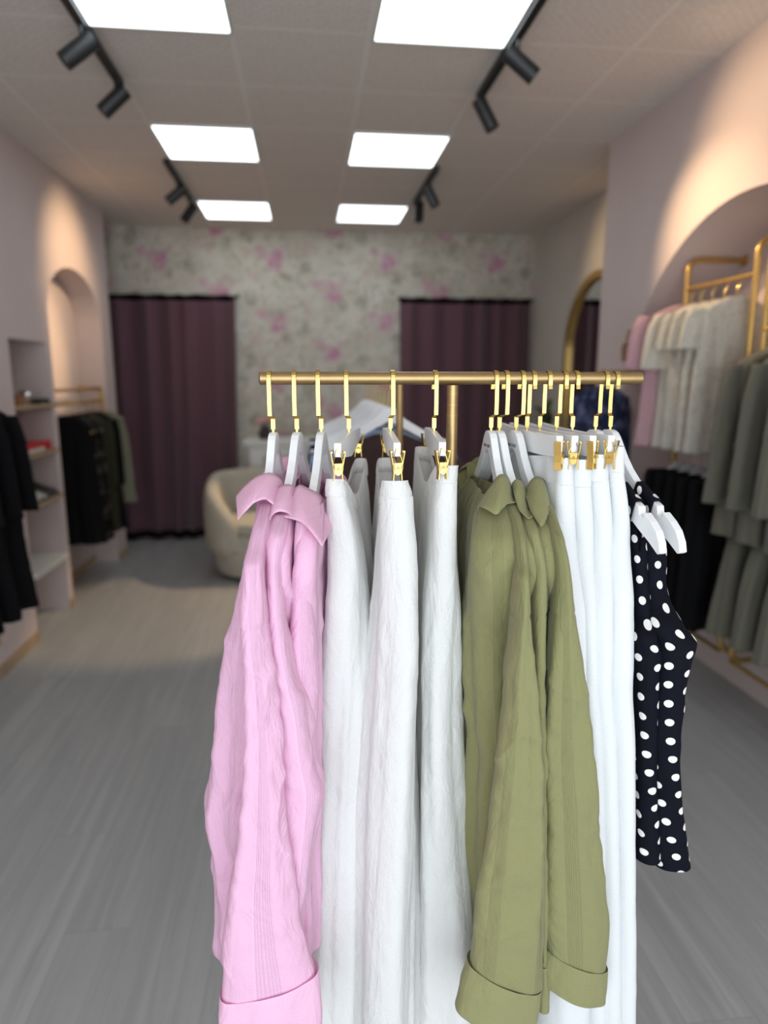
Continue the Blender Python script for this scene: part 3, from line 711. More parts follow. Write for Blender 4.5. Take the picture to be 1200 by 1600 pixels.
# ---------------------------------------------------------------- polka dot tops
def top(label, hang, rows, seed, s0, s1):
    hx = hang['x']; d = hang['d']; e = np.array([-d[1], d[0], 0]); e = e if e[0] > 0 else -e
    t = thing('sleeveless_top', (hx, YR, 1.45), label, 'top', 'polka dot tops on the front rack')
    z, c, w = rows_near(rows); far = far_of(c, hx, .15)
    loft('body', M['dots'], t, z, c, far, w, [min(x, .03) for x in w], folds=((.09, .004, .1, .8), (.05, .002, .2, 1)), seed=seed, nu=260, nv=150, grow=(.2, .7), wrinkle=.0015, captop=True, uoff=seed * .011)
    h = [a for a in sprof()[0] if True]; us = [a for a, _ in h[:18]]; uz = [b_ for _, b_ in h[:18]]
    for sgn in (1, -1):                                   # the shoulder straps folded over both hanger arms
        n, m = 14, 21; G = np.zeros((n, m, 3))
        for i in range(n):
            a = s0 + (s1 - s0) * i / (n - 1); zz = float(np.interp(a, us, uz)) if a < .155 else -.110
            P = np.array([hx, YR, 1.559 + zz + .003]) + d * a * sgn
            for j in range(m):
                q = (j / (m - 1)) * 2 - 1; aq = abs(q)
                if aq < .12: off, dz = q / .12 * .0085, 0.0006 * (1 - (q / .12) ** 2)
                else:
                    k = (aq - .12) / .88; off, dz = math.copysign(.0085 + .008 * k, q), -.002 - .085 * k * (1 - .25 * (1 - i / (n - 1)))
                G[i, j] = P + e * off + np.array([0, 0, dz]) + d * sgn * (-.012 * max(0, -dz) / .08)
        patch('shoulder_strap', M['dots'], t, [G], .0012)
top('black polka dot top next to the white trousers, inner of the pair', h14, [(792, 984, 1004, 1.09), (815, 986, 1012, 1.06), (860, 992, 1016, 1.045), (900, 995, 1017, 1.04), (960, 1000, 1022, 1.02), (1000, 1002, 1034, .985), (1022, 1003, 1043, .986), (1060, 1003, 1038, .986), (1150, 1003, 1032, .986), (1250, 1003, 1034, .986), (1345, 1003, 1042, .986)], 31, .100, .150)
top('black polka dot top at the far right end of the front rack', h15, [(790, 1004, 1030, 1.08), (810, 1006, 1038, 1.06), (840, 1010, 1046, 1.05), (900, 1014, 1048, 1.045), (940, 1018, 1056, 1.025), (980, 1026, 1079, .99), (1008, 1036, 1103, .978), (1035, 1038, 1092, .978), (1080, 1034, 1081, .984), (1150, 1030, 1072, .985), (1200, 1030, 1072, .985), (1250, 1031, 1077, .985), (1300, 1033, 1086, .985), (1352, 1036, 1096, .985)], 32, .100, .150)
# ================================================================== SETTING
def struct(name, mb, mat, parent=None, smooth=False):
    o = mb.build(name, mat, parent, smooth); 
    if parent is None: o['kind'] = 'structure'
    return o
YB, YF = 7.2, -1.5
XL, XR, XR2, XB = -1.73, 1.90, 2.37, 2.30
struct('floor', MB().b2((-2.3, YF, -.1), (2.9, YB + .1, 0)), M['floor'])
struct('ceiling', MB().b2((-2.3, YF, CZ), (2.9, YB + .1, CZ + .1)), M['ceiling'])
struct('wall_back', MB().b2((-2.3, YB, 0), (2.9, YB + .1, CZ)), M['wallpaper'])
b = MB()
arc = [(5.675 + .625 * math.cos(PI - k * PI / 40), 2.09 + .365 * math.sin(k * PI / 40)) for k in range(41)]
sq = [(YF, 0), (4.36, 0), (4.36, 1.88), (4.97, 1.88), (4.97, 0)]
XN = -1.94
b.prism(sq + [(5.05, 0)] + arc + [(6.30, 0), (6.6, 0), (6.6, CZ), (YF, CZ)], lambda y, z, t: (t, y, z), XL, XN)
b.prism(sq + [(6.6, 0), (6.6, CZ), (YF, CZ)], lambda y, z, t: (t, y, z), XN, -2.13); b.b2((-2.2, YF, 0), (-2.13, YB, CZ))
struct('wall_left', b, M['wallpink'])
b = MB(); Rr, Yc, Zs = 1.07, 2.95, 1.37
arc = [(Yc + Rr * math.cos(PI - k * PI / 56), Zs + Rr * math.sin(k * PI / 56)) for k in range(57)]
poly = [(YF, 0), (Yc - Rr, 0)] + arc + [(Yc + Rr, 0), (4.40, 0), (4.40, CZ), (YF, CZ)]
b.prism(poly, lambda y, z, t: (t, y, z), XR, XB); b.b2((XB, YF, 0), (2.64, 4.40, CZ))
struct('wall_right', b, M['wallpink'])
struct('wall_rear_right', MB().b2((XR2, 4.40, 0), (2.64, YB, CZ)), M['wallcream'])
b = MB(); b.b2((-2.2, YF - .1, 2.75), (2.7, YF, CZ)); b.b2((-2.2, YF - .1, 0), (-1.70, YF, 2.75)); b.b2((1.88, YF - .1, 0), (2.7, YF, 2.75))
struct('wall_front', b, M['wallpink'])
b = MB()
for a, c in ((YF, 4.36), (6.30, 6.6)): b.b2((XL, a, 0), (XL + .012, c, .07))
b.b2((-2.13, 4.36, 0), (-2.118, 4.97, .07)); b.b2((XN, 5.05, 0), (XN + .012, 6.30, .07))
b.b2((XL, 4.97, 0), (XL + .012, 5.05, .07))
struct('baseboard_left', b, M['wood'])
b = MB(); b.b2((XR - .012, YF, 0), (XR, Yc - Rr, .07)); b.b2((XR - .012, Yc + Rr, 0), (XR, 4.40, .07)); b.b2((XR2 - .012, 4.40, 0), (XR2, YB, .07))
struct('baseboard_right', b, M['wood'])
b = MB().b2((-2.13, YB - .012, 0), (XR2, YB, .07)); struct('baseboard_back', b, M['wood'])
# ------------------------------------------------------------------ ceiling lights and tracks
PL = [(-.565, 2.96, 'left row, first panel'), (.61, 2.96, ''), (-.565, 4.71, ''), (.61, 4.71, ''), (-.565, 6.45, ''), (.61, 6.45, '')]
lab = ['square ceiling light cut by the top of the photo, left row', 'square ceiling light cut by the top of the photo, right row', 'square ceiling light in the middle of the left row', 'square ceiling light in the middle of the right row',
       'square ceiling light closest to the floral wall, left row', 'square ceiling light closest to the floral wall, right row']
for (x, y, _), l in zip(PL, lab):
    t = thing('ceiling_light', (x, y, CZ), l, 'ceiling light', 'square LED ceiling lights')
    MB().b2((x - .282, y - .30, CZ - .008), (x + .282, y + .30, CZ - .003)).build('diffuser', M['panel'], t)
    b = MB()
    for s in (-1, 1): b.b2((x + s * .282, y - .31, CZ - .012), (x + s * .29, y + .31, CZ - .001)); b.b2((x - .29, y + s * .30, CZ - .012), (x + .29, y + s * .309, CZ - .001))
    b.build('frame', M['shelfwhite'], t)
def head(parent, x, y, d):
    d = np.array(d, float); d /= np.linalg.norm(d)
    MB().tube([(x, y, CZ - .03), (x, y, CZ - .10)], .008, 10).build('stem', M['blackmetal'], parent, True)
    p = np.array([x, y, CZ - .12]); b = MB()
    b.tube([p - d * .06, p + d * .095], .037, 20); h = b.build('spot_head', M['blackmetal'], parent, True)
    MB().tube([p + d * .0952, p + d * .0958], .030, 20).build('lens', M['pot'], h, True)
    return p + d * .12
TRK = [(-.87, 2.45, 3.82, 'black spotlight track beside the front left ceiling light', [(3.20, (-.8, -.2, -.7)), (3.72, (-.6, -.1, -.6))]),
       (.92, 2.45, 3.78, 'black spotlight track beside the front right ceiling light', [(3.12, (.75, .0, -.55)), (3.68, (.4, -.1, -.75))]),
       (-.89, 5.05, 6.2, 'black spotlight track behind the middle left ceiling light', [(5.45, (-.7, -.1, -.6)), (6.0, (-.5, -.3, -.8))]),
       (.93, 5.0, 6.0, 'black spotlight track behind the middle right ceiling light', [(5.27, (.35, -.1, -.7)), (5.75, (-.1, -.4, -.9))])]
for x, y0, y1, l, hs in TRK:
    t = thing('spotlight_track', (x, y0, CZ), l, 'track light', 'black spotlight tracks')
    b = MB().b2((x - .018, y0, CZ - .032), (x + .018, y1, CZ - .001)); b.build('track', M['blackmetal'], t)
    for hy, d in hs: head(t, x, hy, d)
# ------------------------------------------------------------------ curtains
def curtain(x0, x1, label, seed):
    t = thing('curtain', ((x0 + x1) / 2, YB - .09, 0), label, 'curtain', 'plum curtains on the back wall')
    def sheet(za, zb, name, mat, dy, nz=40):
        nx = 220; G = np.zeros((nx, nz, 3))
        for j in range(nz):
            z = za + (zb - za) * j / (nz - 1); q = (2.43 - z) / 2.4
            s = np.linspace(0, 1, nx); X = x0 + (x1 - x0) * s * (1 - .045 * q * (1 if seed == 1 else 0)) + (.0 if seed == 1 else .02 * q)
            ph = s * (x1 - x0) * 2 * PI / .215 + 2.6 * vnoise(s * 6, np.full(nx, 1.0), seed) + .25 * q
            amp = .062 * (.7 + .4 * vnoise(s * 5, np.full(nx, z * .5), seed + 3))
            G[:, j, 0] = X + .012 * np.sin(ph * 2) ; G[:, j, 1] = YB - .095 + amp * np.sin(ph) - dy; G[:, j, 2] = z
            if za > 2.3: G[:, j, 2] += .012 * np.sin(ph) * (j == 0)
        return patch(name, mat, t, [G], .003)
    sheet(2.395, .095, 'drape', M['purple'], 0)
    sheet(2.44, 2.385, 'top_band', M['velvetblack'], .004, 6); sheet(.10, .025, 'hem_band', M['velvetblack'], .003, 6)
    MB().tube([(x0 - .02, YB - .05, 2.43), (x1 + .03, YB - .05, 2.43)], .012, 10).build('curtain_rod', M['velvetblack'], t, True)
curtain(-1.95, -.655, 'plum curtain with black bands, left of the floral wallpaper', 1)
curtain(.965, 2.34, 'plum curtain with black top band, behind the brass rack on the right', 2)
# ------------------------------------------------------------------ arched mirror
t = thing('arched_mirror', (XR2 - .02, 5.45, .35), 'gold framed arched wall mirror reflecting the plum curtain', 'mirror')
ym, hw, zt = 5.50, .64, 1.85
def archpts(o, n=30): return [(ym - hw + o, .35 + o)] + [(ym - (hw - o) * math.cos(k * PI / n), zt + (hw - o) * math.sin(k * PI / n)) for k in range(n + 1)] + [(ym + hw - o, .35 + o)]
MB().prism(archpts(.03), lambda a, z, w: (w, a, z), XR2 - .012, XR2 - .004).build('glass', M['mirror'], t)
b = MB(); o_, i_ = archpts(0), archpts(.055); n = len(o_)
for k in range(n):
    j = (k + 1) % n; q = len(b.v)
    for w in (XR2 - .045, XR2 - .002):
        for p in (o_[k], o_[j], i_[j], i_[k]): b.v.append((w, p[0], p[1]))
    b.f += [(q, q + 1, q + 2, q + 3), (q + 4, q + 7, q + 6, q + 5), (q, q + 4, q + 5, q + 1), (q + 3, q + 2, q + 6, q + 7)]
b.build('frame', M['oldgold'], t)
# ------------------------------------------------------------------ wall racks of bent gold pipe
def wall_rack(xc, xw, ys, zt, zb, rails, label, r=.014, group='gold wall racks', rname='rail'):
    t = thing('wall_rack', (xc, ys[0], zb), label, 'clothes rack', group)
    s = 1 if xw > xc else -1
    for y in ys:
        pts = [(xw - s * .006, y, zt)] + [(xc + s * (.06 - .06 * math.sin(a)), y, zt - .06 + .06 * math.cos(a)) for a in np.linspace(0, PI / 2, 8)]
        pts += [(xc + s * (.06 - .06 * math.cos(a)), y, zb + .06 - .06 * math.sin(a)) for a in np.linspace(0, PI / 2, 8)] + [(xw - s * .006, y, zb)]
        MB().tube(pts, r, 14).build('upright', M['oldgold'], t, True)
        for z in (zt, zb): MB().tube([(xw - s * .012, y, z), (xw - s * .0005, y, z)], .028, 18).build('wall_flange', M['oldgold'], t, True)
    for (ya, yb, z) in rails: MB().tube([(xc, ya, z), (xc, yb, z)], .011, 12).build(rname, M['oldgold'], t, True)
    return t
XG, XK, K = 1.99, 2.01, .902
def kz(z): return H + (z - H) * K
wall_rack(XG, XB, (2.965, 3.53), 2.25, kz(.19), [(2.965, 3.53, 2.10), (2.965, 3.53, kz(1.255)), (2.965, 3.53, kz(.19))], 'tall gold pipe rack in the right arch, holding pale tops above black skirts')
wall_rack(XK, XB, (2.15, 2.90), 2.20, kz(.16), [(2.15, 2.90, kz(1.88)), (2.15, 2.90, kz(.16))], 'gold pipe rack in the right arch, holding khaki suits')
wall_rack(-1.75, XN, (5.068, 6.22), 1.56, .30, [(5.068, 6.22, 1.56), (5.068, 6.22, 1.46)], 'gold rack in the left arch, holding dark dresses')
wall_rack(-1.57, XL, (2.60, 3.48), 1.69, .33, [(2.60, 3.48, 1.63), (2.60, 3.48, .33)], 'gold rack on the left wall, holding long black dresses')
def small_hanger(x, y, zr, label, group, mat='hanger', hw=.20, drop=.10, yaw=0.0):
    t = thing('clothes_hanger', (x, y, zr), label, 'hanger', group); zn = zr - .085
    pr = [(0, 0), (.02, -.004), (.05, -.035), (.10, -.065), (hw - .02, -drop), (hw, -drop - .02), (hw - .006, -drop - .034), (.10, -.092), (.04, -.06), (0, -.04)]
    poly = pr + [(-a, z) for a, z in pr[::-1]][1:-1]
    cy, sy = math.cos(yaw), math.sin(yaw)
    MB().prism(poly, lambda a, z, w: (x + a * cy - w * sy, y + a * sy + w * cy, zn + z), -.006, .006).build('hanger_body', M[mat], t, False, .001, 1)
    pts = [(x, y, zn - .01), (x, y, zn + .045), (x + .012 * cy, y + .012 * sy, zn + .062)] + [(x - .0145 * math.cos(a + 2.6) * cy, y - .0145 * math.cos(a + 2.6) * sy, zr + .0145 * math.sin(a + 2.6) * 1) for a in np.linspace(1.2, -2.2, 10)]
    MB().tube(pts, .0022, 8).build('hook', M['gold'], t, True)
    return t
def hanging(name, label, cat, group, x, y, zt, rows, mat, seed, thick=.03, sc=1.0, sleeve=None, folds=((.12, .012, .1, .8), (.06, .006, .2, 1)), yaw=0.0, extra=None, nu=130, nv=50, wr=.002):
    t = thing(name, (x, y, zt), label, cat, group); cy, sy = math.cos(yaw), math.sin(yaw)
    rows = [(a[0] * sc, a[1] * sc, *a[2:]) for a in rows]; sleeve = tuple(a * sc for a in sleeve) if sleeve else None
    z = [zt - r[0] for r in rows]
    near = [(x - r[1] * cy, y - r[1] * sy) for r in rows]; far = [(x + r[1] * cy, y + r[1] * sy) for r in rows]
    w = [min(thick * (r[2] if len(r) > 2 else 1), r[1] * .8) for r in rows]
    loft('body', mat, t, z, near, far, w, w, folds=folds, seed=seed, nu=nu, nv=nv, grow=(.05, .6), wrinkle=wr, captop=True)
    if sleeve:
        dz0, hw0, dz1, hw1, wd = sleeve
        for s in (-1, 1):
            q = np.linspace(0, 1, 5); zz = list(zt - (dz0 + (dz1 - dz0) * q)); cc = hw0 + (hw1 - hw0) * q ** .8; ww = np.interp(q, [0, .25, 1], [wd * .8, wd, wd * .9])
            ne = [(x + s * c_ * cy, y + s * c_ * sy - .026) for c_ in cc]; fa = [(x + s * c_ * cy, y + s * c_ * sy + .026) for c_ in cc]
            loft('sleeve', mat, t, zz, ne, fa, list(ww), list(ww), folds=((.05, .004, .3, 1),), seed=seed + s, nu=60, nv=30, round_=True, grow=(0, .5), wrinkle=.002, captop=True)
    return t
TEE = [(.0, .05), (.02, .10), (.05, .165), (.09, .20, 1.1), (.25, .20, 1.2), (.50, .205, 1.2), (.80, .215, 1.3)]
GH, GT = 'white hangers under the pale tops', 'pale tops on the upper rail of the right arch'
tops = [(3.482, 'rose short-sleeved top, deepest in the right arch', 'rose', 'short_sleeved_top', 'top'), (3.392, 'cream short-sleeved top beside the rose one in the right arch', 'cream', 'short_sleeved_top', 'top'),
        (3.292, 'white ruffled lace top in the middle of the right arch', 'lace', 'lace_top', 'top'), (3.193, 'off-white lace top right of the ruffled one', 'lace', 'lace_top', 'top'), (3.094, 'pale grey lace top beside the nearer gold upright', 'lace', 'lace_top', 'top')]
for i, (y, l, mt, nm, ct) in enumerate(tops):
    small_hanger(XG, y, 2.10, 'white hanger of the ' + l.split(',')[0].replace(' in the right arch', ''), 'white hangers on the upper rail of the right arch', hw=.17, drop=.085)
    tp = hanging(nm, l, ct, GT, XG - (.04 if i == 0 else 0), y, 2.015, TEE, M[mt], 41 + i, .032, K, sleeve=(.06, .19, .36, .25, .085) if i < 2 else (.06, .19, .26, .235, .07))
    if i == 2:
        for k in range(3):
            q = [(.0, .13 - .012 * k), (.05, .145 - .012 * k), (.10 - .01 * k, .155 - .012 * k)]
            loft('ruffle', M['lace'], tp, [1.95 - .08 * k - r[0] for r in q], [(XG - r[1] * K, y - .01) for r in q], [(XG + r[1] * K, y - .01) for r in q], [.045, .055, .062], [.045, .055, .062], folds=((.05, .010, .4, 1),), seed=60 + k, nu=160, nv=14, grow=(0, .8))
SK = [(.0, .13), (.04, .14), (.3, .17, 1.2), (.9, .20, 1.4)]
for i, y in enumerate((3.48, 3.37, 3.26, 3.15, 3.04)):
    o1 = ('fifth', 'fourth', 'third', 'second', 'first')[i]
    small_hanger(XG, y, kz(1.255), 'white hanger above the black skirts, %s from the khaki suits' % o1, 'white hangers on the lower rail of the right arch', hw=.17, drop=.075)
    hanging('black_skirt', 'black skirt on the lower rail of the right arch, %s from the khaki suits' % o1, 'skirt', 'black skirts on the lower rail', XG, y, kz(1.115), [(.0, .19), (.03, .2), (.3, .21, 1.2), (.82, .225, 1.3)], M['black'], 71 + i, .03, K)
JK = [(.0, .05), (.02, .10), (.06, .18), (.10, .21, 1.1), (.35, .20, 1.2), (.46, .185, 1.0), (.60, .22, 1.2), (.90, .235, 1.3)]
for i, (y, nm) in enumerate(((2.79, 'leftmost'), (2.62, 'middle'), (2.45, 'rightmost'))):
    lb = 'khaki belted suit in the right arch, %s of the khaki garments' % nm
    small_hanger(XK, y, kz(1.88), 'white hanger of the %s khaki suit in the right arch' % nm, 'white hangers of the khaki suits', hw=.18, drop=.09); Z0 = kz(1.79)
    tp = hanging('khaki_suit', lb, 'suit', 'khaki suits in the right arch', XK, y, Z0, JK, M['khaki'], 81 + i, .045, K, sleeve=(.08, .20, .74, .255, .062))
    q = [(.86 * K, .14 * K), (1.0 * K, .17 * K, 1.2), (1.42 * K, .215 * K, 1.4)]
    loft('trouser_legs', M['khaki'], tp, [Z0 - r[0] for r in q], [(XK - r[1], y) for r in q], [(XK + r[1], y) for r in q], [.04, .045, .05], [.04, .045, .05], folds=((.12, .012, 0, .8), (.05, .005, .1, 1)), seed=90 + i, nu=130, nv=40, grow=(0, .5))
    loft('belt', M['khaki'], tp, [Z0 - .40, Z0 - .432], [(XK - .185, y - .004)] * 2, [(XK + .185, y - .004)] * 2, [.060] * 2, [.060] * 2, seed=3, nu=80, nv=6, hem=False)
    b = MB()
    for s in (-1, 1): b.prism([(s * .015, -.05), (s * .075, -.03), (s * .10, -.16), (s * .012, -.42)], lambda a, z, w: (XK + a, y - .056 + w, Z0 + z), -.004, .004)
    b.build('lapel', M['khaki'], tp, False, .002, 1)
    loft('neck_bow', M['cream'], tp, [Z0, Z0 - .03, Z0 - .09], [(XK - .03, y - .05), (XK - .045, y - .055), (XK - .05, y - .06)], [(XK + .03, y - .05), (XK + .045, y - .055), (XK + .05, y - .06)], [.012, .02, .018], [.012, .02, .018], folds=((.03, .004, .2, 1),), seed=5, nu=50, nv=14, captop=True)
# navy dress on a peg of the right wall
t = hanging('navy_dress', 'navy patterned dress hung on the wall beside the right arch', 'dress', None, 1.74, 3.95, 1.60, [(.0, .06), (.03, .12), (.07, .155), (.3, .155, 1.2), (.6, .15, 1.3), (1.2, .17, 1.5)], M['navy'], 101, .05, sleeve=(.06, .13, .45, .155, .05))
small_hanger(1.74, 3.95, 1.685, 'white hanger of the navy patterned dress', None, hw=.13, drop=.07)
t = thing('wall_peg', (XR, 3.95, 1.685), 'gold wall peg holding the navy patterned dress', 'peg')
MB().tube([(XR - .001, 3.95, 1.685), (1.72, 3.95, 1.685)], .006, 10).build('pin', M['oldgold'], t, True)
MB().tube([(XR - .012, 3.95, 1.685), (XR - .0005, 3.95, 1.685)], .022, 16).build('wall_flange', M['oldgold'], t, True)
bp = onX(984, 548, 1.86)
t = thing('handbag', tuple(bp), 'small tan handbag hung above the navy patterned dress', 'bag'); x, y, z = bp
MB().prism([(-.055, 0), (.055, 0), (.062, .05), (.045, .10), (-.045, .10), (-.062, .05)], lambda a, c, w: (x + w, y + a, z - .06 + c), -.022, .022).build('body', M['brownleather'], t, False, .006, 3)
MB().prism([(-.056, .055), (.056, .055), (.045, .103), (-.045, .103)], lambda a, c, w: (x + w, y + a, z - .06 + c), -.026, -.0225).build('flap', M['brownleather'], t, False, .001)
MB().tube([(x, y - .045, z + .035), (x, y - .035, z + .09), (x, y, z + .12), (x, y + .035, z + .09), (x, y + .045, z + .035)], .006, 8).build('strap', M['oldgold'], t, True)
t = thing('wall_peg', (XR, y, z + .113), 'gold wall peg holding the small tan handbag', 'peg')
MB().tube([(XR - .001, y, z + .111), (x - .02, y, z + .111)], .005, 10).build('pin', M['oldgold'], t, True); MB().tube([(XR - .010, y, z + .111), (XR - .0005, y, z + .111)], .016, 14).build('wall_flange', M['oldgold'], t, True)
# ------------------------------------------------------------------ left arch: dark dresses
DR = [(.0, .06), (.03, .12), (.08, .17), (.25, .18, 1.1), (.5, .19, 1.2), (.95, .225, 1.5)]
LD = [(5.26, 'black dress closest to the shelves in the left arch', 'black', 1.0, None), (5.36, 'black and brown lace dress, second from the shelves in the left arch', 'blacklace', 1.0, 'l'), (5.52, 'black and brown lace dress, third from the shelves in the left arch', 'blacklace', 1.02, 'l'),
      (5.70, 'dark olive dress in the left arch', 'darkolive', 1.0, 's'), (5.88, 'black dress between the olive and sage ones in the left arch', 'black', 1.02, 's'), (6.06, 'sage short dress deepest in the left arch, beside the plum curtain', 'sage', .82, 's')]
for i, (y, l, mt, k, sl) in enumerate(LD):
    small_hanger(-1.73, y, 1.46, 'hanger of the ' + l.replace(' in the left arch', ''), 'hangers on the left arch rack', mat='oldgold', hw=.165)
    hanging('dress', l, 'dress', 'dresses in the left arch', -1.73, y, 1.375, [(r[0] * k, r[1] * (1.12 if mt == 'sage' else .9), *r[2:]) for r in DR], M[mt], 111 + i, .045, sleeve=(.06, .145, .60, .165 if mt != 'sage' else .20, .05) if sl == 's' else None)
for i, (y, o1) in enumerate(((3.40, 'deepest'), (3.22, 'middle'), (3.02, 'nearest'))):
    small_hanger(-1.57, y, 1.63, 'wooden hanger of the %s long black dress on the left wall' % o1, 'hangers on the left wall rack', mat='wood')
    hanging('black_dress', 'long black dress on the left wall rack, %s of three' % o1, 'dress', 'black dresses on the left wall', -1.57, y, 1.545, [(.0, .06), (.03, .12), (.08, .19), (.3, .20, 1.2), (.55, .19, 1.2), (1.0, .23, 1.5)], M['black'], 121 + i, .05, sleeve=(.07, .18, .52, .235, .055))
# ------------------------------------------------------------------ shelves in the square niche
for z, l in ((1.48, 'top wooden shelf in the left wall niche'), (1.175, 'second shelf of the left wall niche, under the red bag'), (.855, 'third shelf of the left wall niche, carrying shoes')):
    o = MB().b2((-2.13, 4.362, z - .022), (XL + .03, 4.968, z)).build('shelf', M['wood'], None, False, .002); base(o, l, 'shelf', 'shelves in the left wall niche')
o = MB().b2((-2.13, 4.362, .40), (XL + .03, 4.968, .432)).build('shelf_board', M['shelfwhite'], None, False, .002)
base(o, 'lowest, bare white shelf in the left wall niche', 'shelf', 'shelves in the left wall niche')
def bag(loc, w, d, h, mat, label, handle=True):
    t = thing('clutch_bag', loc, label, 'bag'); x, y, z = loc; b = MB()
    b.prism([(-w / 2, 0), (w / 2, 0), (w / 2 * .97, h * .8), (w / 2 * .85, h), (-w / 2 * .85, h), (-w / 2 * .97, h * .8)], lambda a, c, q: (x + q, y + a, z + c), -d / 2, d / 2)
    b.build('body', mat, t, False, .008, 3)
    b = MB().b2((x + d / 2 - .001, y - w * .42, z + h * .45), (x + d / 2 + .006, y + w * .42, z + h * .97)); b.build('flap', mat, t, False, .003)
    MB().tube([(x + d / 2 + .006, y, z + h * .5), (x + d / 2 + .012, y, z + h * .5)], .008, 12).build('clasp', M['gold'], t, True)
bag((-1.80, 4.68, 1.175), .46, .14, .06, M['red'], 'flat red clutch bag on the second niche shelf')
t = thing('white_clutch', (-1.75, 4.56, 1.175), 'small pale clutch in front of the red bag', 'bag')
MB().b2((-1.775, 4.46, 1.1755), (-1.705, 4.72, 1.205)).build('body', M['cream'], t, False, .01, 3); MB().b2((-1.706, 4.48, 1.187), (-1.702, 4.70, 1.204)).build('flap', M['cream'], t, False, .001)
t = thing('silver_ball', (-1.78, 4.66, 1.48), 'shiny silver ball ornament on the top niche shelf', 'ornament')
MB().lathe((-1.78, 4.66, 1.48), [(.02, 0), (.022, .006), (.012, .01)] + [(.042 * math.sin(a), .05 - .042 * math.cos(a)) for a in np.linspace(.35, PI - .02, 12)]).build('ball', M['silver'], t, True)
t = thing('jewellery_box', (-1.80, 4.54, 1.48), 'small tan box beside the silver ball on the top shelf', 'box')
MB().b2((-1.85, 4.47, 1.4805), (-1.75, 4.59, 1.53)).build('body', M['brownleather'], t, False, .004); MB().b2((-1.853, 4.467, 1.53), (-1.747, 4.593, 1.545)).build('lid', M['brownleather'], t, False, .003)
t = thing('dark_tray', (-1.80, 4.85, 1.48), 'dark flat tray at the end of the top niche shelf', 'tray')
MB().b2((-1.88, 4.77, 1.4805), (-1.73, 4.94, 1.487)).build('base', M['pot'], t); b = MB()
for a, c in (((-1.88, 4.77), (-1.872, 4.94)), ((-1.738, 4.77), (-1.73, 4.94)), ((-1.88, 4.77), (-1.73, 4.778)), ((-1.88, 4.932), (-1.73, 4.94))): b.b2((*a, 1.487), (*c, 1.51))
b.build('rim', M['pot'], t)
def shoe(x, y, z, mat, label, grp):
    t = thing('shoe', (x, y, z), label, 'shoe', grp)
    sole = [(-.12, .030), (-.125, 0), (-.11, -.03), (-.03, -.027), (.05, -.040), (.10, -.032), (.128, 0), (.10, .036), (.05, .043), (-.03, .028), (-.10, .036)]
    MB().prism(sole, lambda a, c, q: (x + a, y + c, z + q), .0, .018).build('sole', M['pot'], t, False, .003)
    q = [0, .2, .45, .75, 1]
    loft('upper', mat, t, [z + .085, z + .072, z + .05, z + .03, z + .017], [(x - .11, y), (x - .115, y), (x - .118, y), (x - .12, y), (x - .12, y)], [(x - .03, y), (x + .0, y), (x + .06, y), (x + .105, y), (x + .122, y)], [.026, .028, .034, .037, .036], [.022, .026, .034, .036, .034], nu=60, nv=20, hem=False)
shoe(-1.84, 4.60, .855, M['cream'], 'pale shoe on the third niche shelf, closer to the black dresses', 'pale shoes on the niche shelf'); shoe(-1.84, 4.71, .855, M['cream'], 'pale shoe on the third niche shelf, beside the dark shoes', 'pale shoes on the niche shelf')
shoe(-1.84, 4.82, .855, M['pot'], 'dark shoe on the third niche shelf, beside the pale shoes', 'dark shoes on the niche shelf'); shoe(-1.84, 4.92, .855, M['pot'], 'dark shoe at the far end of the third niche shelf', 'dark shoes on the niche shelf')
# ------------------------------------------------------------------ armchair, counter, flowers, plant
ax_, ay = -.42, 5.80
t = thing('armchair', (ax_, ay, 0), 'rounded cream boucle armchair beside the plum curtain', 'armchair')
MB().lathe((ax_, ay, .0), [(.30, .03), (.355, .05), (.38, .12), (.385, .25), (.375, .36), (.34, .40)], 48).build('base', M['cushion'], t, True)
MB().lathe((ax_ + .02, ay - .05, .0), [(.27, .395), (.315, .41), (.325, .45), (.31, .485), (.25, .505)], 48).build('seat_cushion', M['cushion'], t, True)
nA, nS = 60, 20; b = MB(); angs = np.linspace(math.radians(-8), math.radians(248), nA)
for a in angs:
    k = math.sin((a - angs[0]) / (angs[-1] - angs[0]) * PI); h = .50 + .36 * min(1, k * 1.1) ** .8; e = min(1, k * 5) ** .5
    for j in range(nS):
        q = 2 * PI * j / nS; rr = .375 + .075 * e * math.copysign(abs(math.cos(q)) ** .7, math.cos(q)); z0 = .22; zz = (z0 + h) / 2 + (h - z0) / 2 * (.6 + .4 * e) * math.copysign(abs(math.sin(q)) ** .6, math.sin(q))
        b.v.append((ax_ + rr * math.cos(a), ay + rr * math.sin(a), zz))
for i in range(nA - 1):
    for j in range(nS): b.f.append((i * nS + j, i * nS + (j + 1) % nS, (i + 1) * nS + (j + 1) % nS, (i + 1) * nS + j))
b.f.append(tuple(range(nS))); b.f.append(tuple(range((nA - 1) * nS, nA * nS))[::-1])
b.build('backrest', M['cushion'], t, True)
MB().lathe((ax_, ay, 0), [(.27, .0), (.27, .035)], 40).build('plinth', M['pot'], t, True)
t = thing('counter', (-.05, 6.5, 0), 'pale counter in front of the floral wall, behind the armchair', 'counter')
MB().b2((-.52, 6.33, .0), (.66, 6.70, 1.05)).build('body', M['shelfwhite'], t, False, .004); MB().b2((-.57, 6.29, 1.05), (.70, 6.74, 1.09)).build('top', M['shelfwhite'], t, False, .004)
MB().b2((-.40, 6.32, .12), (.54, 6.332, .95)).build('front_panel', M['cushion'], t, False, .002)
t = thing('flower_vase', (-.38, 6.45, 1.09), 'dark vase of pink flowers on the counter', 'vase')
MB().lathe((-.38, 6.45, 1.09), [(.045, 0), (.06, .03), (.058, .07), (.04, .10), (.045, .115)]).build('vase', M['pot'], t, True)
rnd = random.Random(5)
